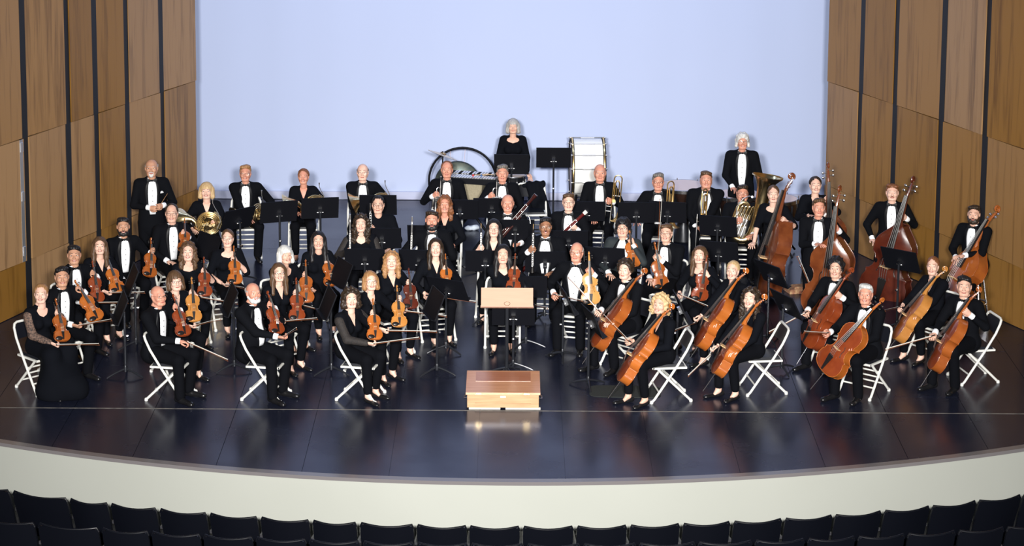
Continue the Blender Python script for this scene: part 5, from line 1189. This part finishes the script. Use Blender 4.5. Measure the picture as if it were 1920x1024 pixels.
horn('fourth horn player in tuxedo', 'seated person in tuxedo and glasses behind a stand, left of centre', (680, 323), 3, (712, 383), 30, 'french horn hidden behind the stand of the fourth horn player', skin=0, hair=('fringe', 'dark'), glasses='metal', smile=False, hyaw=0, l=.16, z=1.24, hs=1.04)
def trumpeter(who, label, head, top, low, hand, il, **kw):
    P = person(label, who, head, 0, **kw); Y = pfrac(P, .28, -.14); a, ax = put_stick('trumpet', il, top, low, Y, 20); build(P, None, (at(hand[0], hand[1], Y), ax, 'grip'))
trumpeter('trumpeter before the gong', 'seated person in tuxedo holding a silver trumpet upright before the gong', (838, 318), (820, 331), (818, 368), (817, 364), 'silver trumpet held upright in front of the gong', skin=2, hair=('receding', 'auburn'), smile=False, z=1.24)
trumpeter('trumpeter before the snare drum', 'seated person in tuxedo holding a silver trumpet upright before the snare drum', (942, 325), (925, 332), (924, 370), (921, 366), 'silver trumpet held upright in front of the snare drum', skin=2, hair=('short', 'steel'), smile=False, z=1.22)
def trombonist(who, label, head, top, low, hand, il, tw=0, f=.30, l=.16, oth=None, **kw):
    P = person(label, who, head, -4, **kw); Y = pfrac(P, f, l); a = at(top[0], top[1], Y); c = at(low[0], low[1], Y-.02); ax = unit(a-c); view = unit(CP-a); n = unit(view-ax*(view@ax)); t_ = math.radians(tw); n = n*math.cos(t_)+np.cross(ax, n)*math.sin(t_)
    WIND['trombone'].put(il, mw=frame(a-ax*.055, ax, n), group='trombones'); build(P, (at(hand[0], hand[1], Y-.02), ax, 'grip'), None if oth is None else (at(oth[0], oth[1], pfrac(P, .32, -.12)), None, 'rest'))
trombonist('trombonist beside the bass drum', 'seated person in tuxedo with studs holding a trombone, beside the bass drum', (1125, 324), (1160, 329), (1152, 404), (1142, 376), 'brass trombone held upright beside the bass drum player seat', skin=2, hair=('bald', 'grey'), smile=False, z=1.25)
trombonist('trombonist between the two tilted stands', 'seated person in tuxedo and glasses holding a trombone behind two stands', (1234, 341), (1258, 340), (1256, 384), (1248, 400), 'brass trombone rising behind the tilted stand', tw=35, skin=2, hair=('short', 'steel'), glasses='dark', smile=False, oth=(1193, 416))
trombonist('trombonist before the timpani', 'seated person in tuxedo holding a trombone before the chest, before the timpani', (1324, 337), (1322, 354), (1319, 406), (1312, 428), 'brass trombone held in front of the chest, before the timpani', tw=50, skin=2, hair=('short', 'brown'), fat=.9, l=.0, f=.36, oth=(1308, 432), z=1.22)
P = person('seated person in black suit and glasses hugging a large tuba', 'tuba player', (1392, 363), -5, skin=2, hair=('short', 'dark'), glasses='dark', beard=('goatee', 'dark'), fat=.7, z=1.17)
Yt = pfrac(P, .30, .05); c0 = at(1381, 452, Yt); c1 = at(1417, 352, Yt+.04); ax = unit(c1-c0); view = unit(CP-c0); n = unit(view-ax*(view@ax)); n = unit(n+np.cross(ax, n)*.15)
WIND['tuba'].put('large brass tuba slanting up to the right', mw=frame(c0, ax, n)@Matrix.Scale(1.04, 4)); build(P, (at(1408, 442, Yt-.08), ax, 'rest'), (at(1384, 412, Yt-.10), ax, 'bow'))
# ------------------------------------------------------------------ standing players
P = person('standing person in black long-sleeved dress behind a music stand, back centre', 'percussionist at back centre', (962, 237), 0, z=1.53, sex='f', outfit='black', hair=('bob', 'grey'), skin=1, pose='stand', smile=False, neck='wide'); build(P)
P = person('standing person in tuxedo behind the timpani, back right', 'timpanist', (1392, 265), -3, skin=2, hair=('shaggy', 'white'), glasses='metal', pose='stand', z=1.66)
build(P, None, (at(1377, 357, P.hip[1]-.34), None, 'rest'))
P = person('standing person in tailcoat holding a baton beside the left oak wall', 'baton holder', (284, 315), 15, skin=3, hair=('fringe', 'grey'), beard=('goatee', 'white'), pose='stand', z=1.68, smile=False, hyaw=5)
hb = at(299, 387, P.hip[1]-.26); ha = at(289, 391, P.hip[1]-.26)
build(P, (hb, None, 'grip'), (ha, None, 'grip'))
b = MB(); tipb = at(314, 363, P.hip[1]-.32); b.tube([hb, hb+(tipb-hb)*.12, tipb], [.006, .0035, .0018], 8); b.ell(tuple(hb), (.010, .010, .016), 8, 6)
tag(obj('conducting_baton', b, mat('baton_wood', (.45, .25, .13), .4)), 'thin conducting baton in the hands of the standing tailcoated person', 'baton')
b = MB(); X_ = np.array([[.095, .125, .155], [.10, .13, .15]]); Z_ = np.array([[1.335, 1.335, 1.335], [1.352, 1.368, 1.350]]); Pq = P.T.front(X_, Z_, .012).reshape(-1, 3)
b.add(np.vstack([Pq, Pq+np.array([0, .008, 0])]), [(0, 1, 4, 3), (1, 2, 5, 4), (9, 10, 7, 6), (10, 11, 8, 7), (0, 3, 9, 6), (2, 8, 11, 5), (3, 4, 10, 9), (4, 5, 11, 10), (0, 6, 7, 1), (1, 7, 8, 2)]); link('pocket_square', b.mesh('pocket_square', SHIRT, False), P.t)
# ------------------------------------------------------------------ music stands
def ms(where, *a, **k): return stand('black music stand '+where, *a, **k)
ms('nearest the lace-sleeved gown, front left', (226, 578), base=(230, 705), yaw=-75)
ms('second from the left, behind the first', (250, 522), base=(250, 653), yaw=-75)
ms('right of the violinist in profile', (438, 560), base=(434, 695), yaw=-75)
ms('right of the white-cuffed front violinist', (623, 570), base=(616, 701), yaw=-75)
ms('left of the podium, in front of the lace jacket', (812, 570), base=(814, 702), yaw=-72)
ms('with tilted desk left of the centre aisle', (848, 540), base=(839, 659), yaw=150, tilt=30)
ms('in front of the sequin-sleeved flutist', (684, 484), z=.90, yaw=180)
ms('beside the turtleneck violinist', (640, 512), z=.84, yaw=-65)
ms('below the first french horn', (389, 462), z=.80, yaw=-50)
ms('in front of the second horn player', (447, 408), z=.90, yaw=225)
ms('right of the tuxedoed horn player', (523, 395), z=.98, yaw=200, tilt=18)
ms('in front of the third horn player', (600, 388), z=.98, yaw=190, tilt=18)
ms('in front of the fourth horn player', (709, 386), z=.95, yaw=180)
ms('in front of the clarinetist in black sweater', (716, 447), z=.84, yaw=180)
ms('in front of the tuxedoed flutist', (786, 486), z=.90, yaw=175)
ms('in front of the clarinetist in black blouse', (800, 442), z=.80, yaw=178)
ms('in front of the trumpeter by the gong', (862, 396), z=.86, yaw=180)
ms('in front of the trumpeter by the snare', (922, 393), z=.86, yaw=180)
ms('in front of the standing percussionist', (959, 306), z=1.06, yaw=180, tilt=15)
ms('standing alone left of the bass drum', (1038, 296), z=1.12, yaw=180, tilt=15)
ms('in front of the dark bassoon', (966, 434), z=.86, yaw=180)
ms('in front of the red bassoon', (1066, 452), z=.80, yaw=180)
ms('in front of the oboist in black shirt', (910, 487), z=.82, yaw=180)
ms('in front of the tuxedoed oboist', (1022, 491), base=(1021, 598), yaw=180)
ms('in front of the centre violist', (985, 537), base=(986, 649), yaw=180)
ms('just behind the wooden conductor stand', (957, 590), base=(962, 692), yaw=180)
stand('wooden-fronted conductor stand behind the podium', (950, 557), base=(950, 704), yaw=0, tilt=24, wood=True)
ms('left of the pale viola player, seen edge-on', (1062, 560), base=(1060, 673), yaw=100)
ms('in front of the front cellist on the mat', (1115, 600), base=(1108, 725), yaw=105)
ms('right of the pale viola player', (1135, 487), z=.78, yaw=170)
ms('in front of the trombonist beside the bass drum', (1100, 394), z=.90, yaw=180)
ms('with open desk between two trombonists', (1193, 399), z=.92, yaw=183, tilt=18)
ms('with tilted desk hiding the second trombone', (1252, 398), z=.92, yaw=168, tilt=18)
ms('in front of the trombonist before the timpani', (1346, 427), z=.86, yaw=165, tilt=22)
ms('behind the scoop-neck violist', (1348, 470), z=.74, yaw=165)
ms('beside the sheer-sleeved bassist', (1446, 511), z=.90, yaw=120, tilt=28)
ms('between the two cello rows, right', (1474, 572), base=(1470, 697), yaw=115, tilt=28)
ms('in front of the darkest double bass', (1688, 488), z=.92, yaw=140, tilt=25)
ms('behind the front cello on the mat', (1272, 578), base=(1274, 690), yaw=95)
# ------------------------------------------------------------------ percussion
GONGM = mat('gong_patina', (.018, .030, .030), .35, metal=.7, var=(18, (.045, .05, .04))); GONGC = mat('gong_bronze', (.28, .22, .12), .4, metal=.7, var=(12, (.20, .17, .10)))
Yg = 8.35; gc = at(867.5, 339, Yg); fr = .515
t = thing('gong_stand', 'round black tubular gong stand behind the first trumpeter', 'gong stand', (gc[0], Yg, 0))
b = MB(); b.tube([(fr*math.cos(a), 0, gc[2]+fr*math.sin(a)) for a in np.linspace(0, 2*PI, 48, endpoint=False)], .018, 10, closed=True); obj('hoop', b, BLK, t)
for s_ in (-1, 1):
    b = MB(); b.tube([(s_*.33, 0, gc[2]-.40), (s_*.36, 0, .06)], .018, 8); b.tube([(s_*.36, -.30, .05), (s_*.36, .30, .05)], .018, 8); obj('leg', b, BLK, t)
gg = at(858, 345, Yg-.04); t = thing('gong', 'dark green bronze gong with tan centre, partly hidden by a trumpeter', 'gong', (gg[0], Yg-.04, gg[2]))
b = MB(); b.lathe([(0, .0), (.20, .004), (.205, .008)], 40, axis='y', cap=False); c_ = MB(); c_.lathe([(.0, -.030), (.05, -.030), (.20, -.024), (.205, -.022), (.345, -.016), (.355, .0), (.355, .03), (.33, .032), (.33, .0), (.0, -.012)], 40, axis='y', cap=False); obj('disc', c_, GONGM, t)
b = MB(); b.lathe([(.0, -.0345), (.215, -.0285), (.217, -.020)], 40, axis='y', cap=False); obj('centre', b, GONGC, t)
b = MB()
for q in range(4): b.box((-.05+.033*q, -.036, .14+.004*(q % 2)), (.022, .003, .006)); b.box((-.05+.033*q, -.036, .152), (.005, .003, .022))
obj('characters', b, EBONY, t, False)
b = MB()
for s_ in (-1, 1): b.tube([(s_*.10, 0, .33), (s_*.115, .04, gc[2]-gg[2]+fr*math.sqrt(1-.05))], .003, 6)
obj('cord', b, mat('pink_cord', (.5, .35, .35), .8), t)
Yc = 7.5; cc = at(830, 291, Yc); t = thing('suspended_cymbal', 'tilted suspended cymbal on a black stand, upper left of the gong', 'cymbal', (cc[0], Yc, 0))
b = MB(); b.lathe([(.235, 0), (.12, .014), (.05, .022), (.045, .04), (.0, .048), (.0, .044), (.042, .036), (.05, .018), (.235, -.003)], 36, cap=False); o = obj('plate', b, mat('cymbal_bronze', (.75, .60, .42), .25, metal=1), t); o.location = (0, 0, cc[2]); o.rotation_euler = (math.radians(-9), math.radians(20), 0)
b = MB(); b.tube([(0, 0, .12), (0, 0, cc[2]+.06)], .012, 10); obj('pole', b, BLK2, t)
for q in range(3):
    a = q*2*PI/3+.3; b = MB(); b.tube([(0, 0, .40), (.28*math.cos(a), .28*math.sin(a), .015)], .010, 8); obj('leg', b, BLK2, t)
xc = gz(890, 330, .90); t = thing('orchestra_bells', 'orchestra bells with silver bars on a black folding frame', 'bells', (xc[0], xc[1], 0), math.radians(-14))
b = MB(); b.box((0, 0, .86), (.74, .46, .05)); b.box((0, -.24, .87), (.78, .03, .08)); b.box((0, .24, .87), (.78, .03, .08)); b.box((-.38, 0, .87), (.03, .5, .08)); b.box((.38, 0, .87), (.03, .5, .08)); obj('case', b, BLK, t, False)
for q in range(18):
    b = MB(); L_ = .24-.006*q; b.box((-.34+.04*q, -.09, .905), (.032, L_, .012)); obj('bar', b, SILVER, t, False)
    if q % 7 not in (2, 6) and q < 17: b = MB(); b.box((-.32+.04*q, .13, .915), (.030, L_*.8, .012)); obj('bar', b, SILVER, t, False)
for s_ in (-1, 1):
    for e in (-1, 1): b = MB(); b.tube([(-e*.33, s_*.19, .84), (e*.30, s_*.19, .03)], .020, 8); obj('leg', b, BLK, t)
b = MB(); b.box((-.05, .0, .70), (.40, .30, .26), top=1.0); b.box((-.05, 0, .55), (.24, .2, .06)); obj('resonator_case', b, mat('tan_cloth', (.33, .29, .20), .9, var=(40, (.25, .22, .15))), t, False)
for q, (x, c3) in enumerate(((-.02, (.5, .03, .03)), (.10, (.04, .10, .25)))):
    t2 = thing('mallet', 'mallet with %s head lying on the orchestra bells' % ('red', 'blue')[q], 'mallet', tuple(np.array([xc[0]+x, xc[1]-.12, .935]))); b = MB(); b.tube([(0, 0, 0), (.22, .12, 0)], .004, 6); obj('handle', b, PALEWOOD, t2); b = MB(); b.ell((0, 0, 0), (.018, .018, .018), 10, 7); obj('head', b, mat('mallet_%d' % q, c3, .6), t2)
HEADM = mat('drum_head_film', (.78, .62, .58), .45)
def drum_hoops(b, r, z): b.tube([(r*math.cos(a), r*math.sin(a), z) for a in np.linspace(0, 2*PI, 36, endpoint=False)], .009, 8, closed=True)
sc_ = gz(962, 328, .86); t = thing('snare_drum', 'black snare drum with pale head behind the second trumpeter', 'drum', (sc_[0], sc_[1], 0))
b = MB(); b.lathe([(.178, .70), (.178, .855)], 32); obj('shell', b, BLK, t); b = MB(); b.lathe([(.178, .858), (.0, .860)], 32, cap=False); obj('drum_head', b, mat('snare_head', (.74, .66, .68), .5), t)
b = MB(); drum_hoops(b, .184, .855); drum_hoops(b, .184, .70); obj('hoop', b, CHROME, t)
for q in range(10): a = q*2*PI/10; b = MB(); b.tube([(.19*math.cos(a), .19*math.sin(a), .70), (.19*math.cos(a), .19*math.sin(a), .85)], .005, 6); b.box((.188*math.cos(a), .188*math.sin(a), .775), (.018, .018, .04)); obj('lug', b, CHROME, t)
b = MB(); b.tube([(0, 0, .25), (0, 0, .69)], .013, 8)
for q in range(3): a = q*2*PI/3; b.tube([(0, 0, .40), (.25*math.cos(a), .25*math.sin(a), .012)], .009, 6); b.tube([(0, 0, .62), (.17*math.cos(a), .17*math.sin(a), .69)], .008, 6)
obj('drum_stand', b, CHROME, t)
# bass drum seen across its shell
Yb_ = 8.1; bc = at(1101, 315, Yb_); t = thing('bass_drum', 'large white-shelled concert bass drum with dark hoops, seen across its shell', 'drum', (bc[0], Yb_, 0), math.radians(2)); R_ = .445; hw = .215
b = MB(); b.lathe([(R_, -hw), (R_, hw)], 56, (0, 0, bc[2]), 'x'); obj('shell', b, mat('white_drum_shell', (.82, .82, .80), .12, coat=.6), t)
for s_ in (-1, 1):
    b = MB(); b.lathe([(R_+.004, s_*hw), (R_+.022, s_*hw), (R_+.022, s_*(hw+.045)), (R_-.01, s_*(hw+.045))], 56, (0, 0, bc[2]), 'x', cap=False); obj('hoop', b, BLK, t)
    b = MB(); b.lathe([(R_+.0235, s_*(hw+.010)), (R_+.0245, s_*(hw+.013)), (R_+.0245, s_*(hw+.028)), (R_+.0235, s_*(hw+.031))], 56, (0, 0, bc[2]), 'x', cap=False); obj('gold_band', b, BRASS, t)
    b = MB(); b.lathe([(R_-.005, s_*(hw+.03)), (.0, s_*(hw+.034))], 56, (0, 0, bc[2]), 'x', cap=False); obj('drum_head', b, HEADM, t)
for q in range(14):
    a = q*2*PI/14+.27; cx_, sx_ = math.cos(a), math.sin(a); b = MB(); rr = R_+.028; y, zz = rr*cx_, bc[2]+rr*sx_
    b.tube([(-hw-.06, y, zz), (hw+.06, y, zz)], .006, 6); b.tube([(-.10, y, zz), (.10, y, zz)], .011, 8); b.tube([(-hw-.055, y, zz), (-hw-.035, y, zz)], .014, 8); b.tube([(hw+.035, y, zz), (hw+.055, y, zz)], .014, 8); obj('tension_rod', b, CHROME, t)
b = MB()
for s_ in (-1, 1):
    for e in (-1, 1): b.tube([(s_*.18, e*.30, bc[2]-.34), (s_*.22, e*.36, .03)], .018, 8)
    b.tube([(s_*.22, -.36, .08), (s_*.22, .36, .08)], .016, 8)
obj('cradle', b, BLK, t)
COPP = mat('dark_copper_bowl', (.045, .022, .016), .25, metal=.6)
def timpano(c, r, label):
    p = gz(c[0], c[1], .84); t = thing('timpani', label, 'timpani', (p[0], p[1], 0), 0, 'timpani drums')
    b = MB(); b.lathe([(.0, .30), (r*.45, .33), (r*.80, .46), (r*.97, .64), (r, .80)], 36, cap=False); obj('bowl', b, COPP, t)
    b = MB(); b.lathe([(r*1.0, .838), (.0, .840)], 40, cap=False); obj('drum_head', b, HEADM, t)
    b = MB(); b.lathe([(r+.002, .79), (r+.026, .79), (r+.028, .835), (r+.012, .842), (r-.004, .838)], 40, cap=False); obj('counterhoop', b, mat('hoop_steel', (.45, .44, .44), .25, metal=1), t)
    for q in range(8): a = q*PI/4+.2; b = MB(); b.tube([((r+.03)*math.cos(a), (r+.03)*math.sin(a), .86), ((r+.03)*math.cos(a), (r+.03)*math.sin(a), .62)], .008, 6); obj('tension_rod', b, CHROME, t)
    for q in range(4): a = q*PI/2+.6; b = MB(); b.tube([((r+.04)*math.cos(a), (r+.04)*math.sin(a), .78), ((r+.02)*math.cos(a), (r+.02)*math.sin(a), .40), (.28*math.cos(a), .28*math.sin(a), .12), (.36*math.cos(a), .36*math.sin(a), .03)], .016, 8); obj('strut', b, BLK2, t)
    b = MB(); b.lathe([(.16, .0), (.18, .02), (.14, .12), (.08, .31)], 20); obj('base', b, BLK2, t)
timpano((1283, 347), .36, 'timpani with broad pale head between two trombonists')
timpano((1384, 363), .31, 'timpani directly behind the tuba player')
timpano((1457, 371), .29, 'timpani behind the sheer-sleeved bassist')
# ------------------------------------------------------------------ odds and ends on the floor
cc = gz(1000, 345, .78); CHAIR.put('white folding chair draped with a black coat, back centre', (cc[0]-.02, cc[1]-.24, 0), math.radians(5), 'white folding chairs')
Fd = Field(.04); Fd.cone((-.10, .25, .76), (.15, .25, .78), .045, .05); Fd.cone((-.02, .20, .72), (.12, .13, .42), .07, .10, sy=.5); Fd.cone((.10, .20, .70), (.20, .12, .34), .07, .09, sy=.5); Fd.cone((.0, .30, .72), (.05, .32, .40), .09, .11, sy=.4)
V, Q = Fd.mesh(.014, lambda P_: .008*np.sin(P_[..., 0]*55+P_[..., 2]*9)); b = MB(); b.add(V, Q.tolist()); o = obj('coat', b, CLOTH, sh=False); o.location = (cc[0]-.02, cc[1]-.24, 0); tag(o, 'black coat hung over a folding chair at back centre', 'coat')
p = gz(880, 432); b = MB(); Fd = Field(.03); Fd.ell((0, 0, .035), (.08, .05, .035)); Fd.ell((.09, .02, .04), (.06, .05, .04)); V, Q = Fd.mesh(.012, lambda P_: .006*np.sin(P_[..., 0]*70)*np.cos(P_[..., 1]*60)); b.add(V, Q.tolist()); o = obj('cloth_bundle', b, mat('pale_blue_cloth', (.55, .62, .72), .9), sh=False); o.location = tuple(p); tag(o, 'small pale cloth bundle on the floor behind the oboes', 'cloth')
p0 = gz(1172, 735); b = MB(); hx_, hy_ = .42, .22; pl = [(hx_*math.copysign(abs(math.cos(a))**.35, math.cos(a)), hy_*math.copysign(abs(math.sin(a))**.35, math.sin(a))) for a in np.linspace(0, 2*PI, 36, endpoint=False)]
b.prism(pl, 0, .008); o = obj('floor_mat', b, mat('black_rubber_mat', (.012, .015, .014), .9, bump=(60, .4)), smooth=False); o.location = (p0[0], p0[1], .0); o.rotation_euler = (0, 0, -.04); tag(o, 'small black mat under the front cellist', 'mat')
p1 = gz(1494, 546); b = MB(); b.box((0, 0, .03), (.30, .26, .06), top=.9); b.box((.03, -.02, .07), (.22, .18, .03), top=.8)
o = obj('folded_rug', b, mat('patterned_rug', (.45, .30, .16), .9, var=(26, (.22, .06, .04))), smooth=False); o.location = tuple(p1); o.rotation_euler = (0, 0, .25); tag(o, 'folded tan patterned rug on the floor by the bassists', 'rug')
# a spare bow hanging upright and one lying against the standing bass
h0 = at(1231, 470, 3.0); put_bow('violin', 'bow held upright behind the tuxedoed violist in glasses', at(1232, 474, gz(1249, 437, 1.2)[1]-.15), (1236, 412), 1, hair=(1, 0, 0), L=.5, maxd=.05)
put_bow('double_bass', 'bow hanging beside the standing tuxedoed bassist', at(1526, 556, 1.9), (1509, 515), 1, hair=(1, 0, 0), maxd=.3)
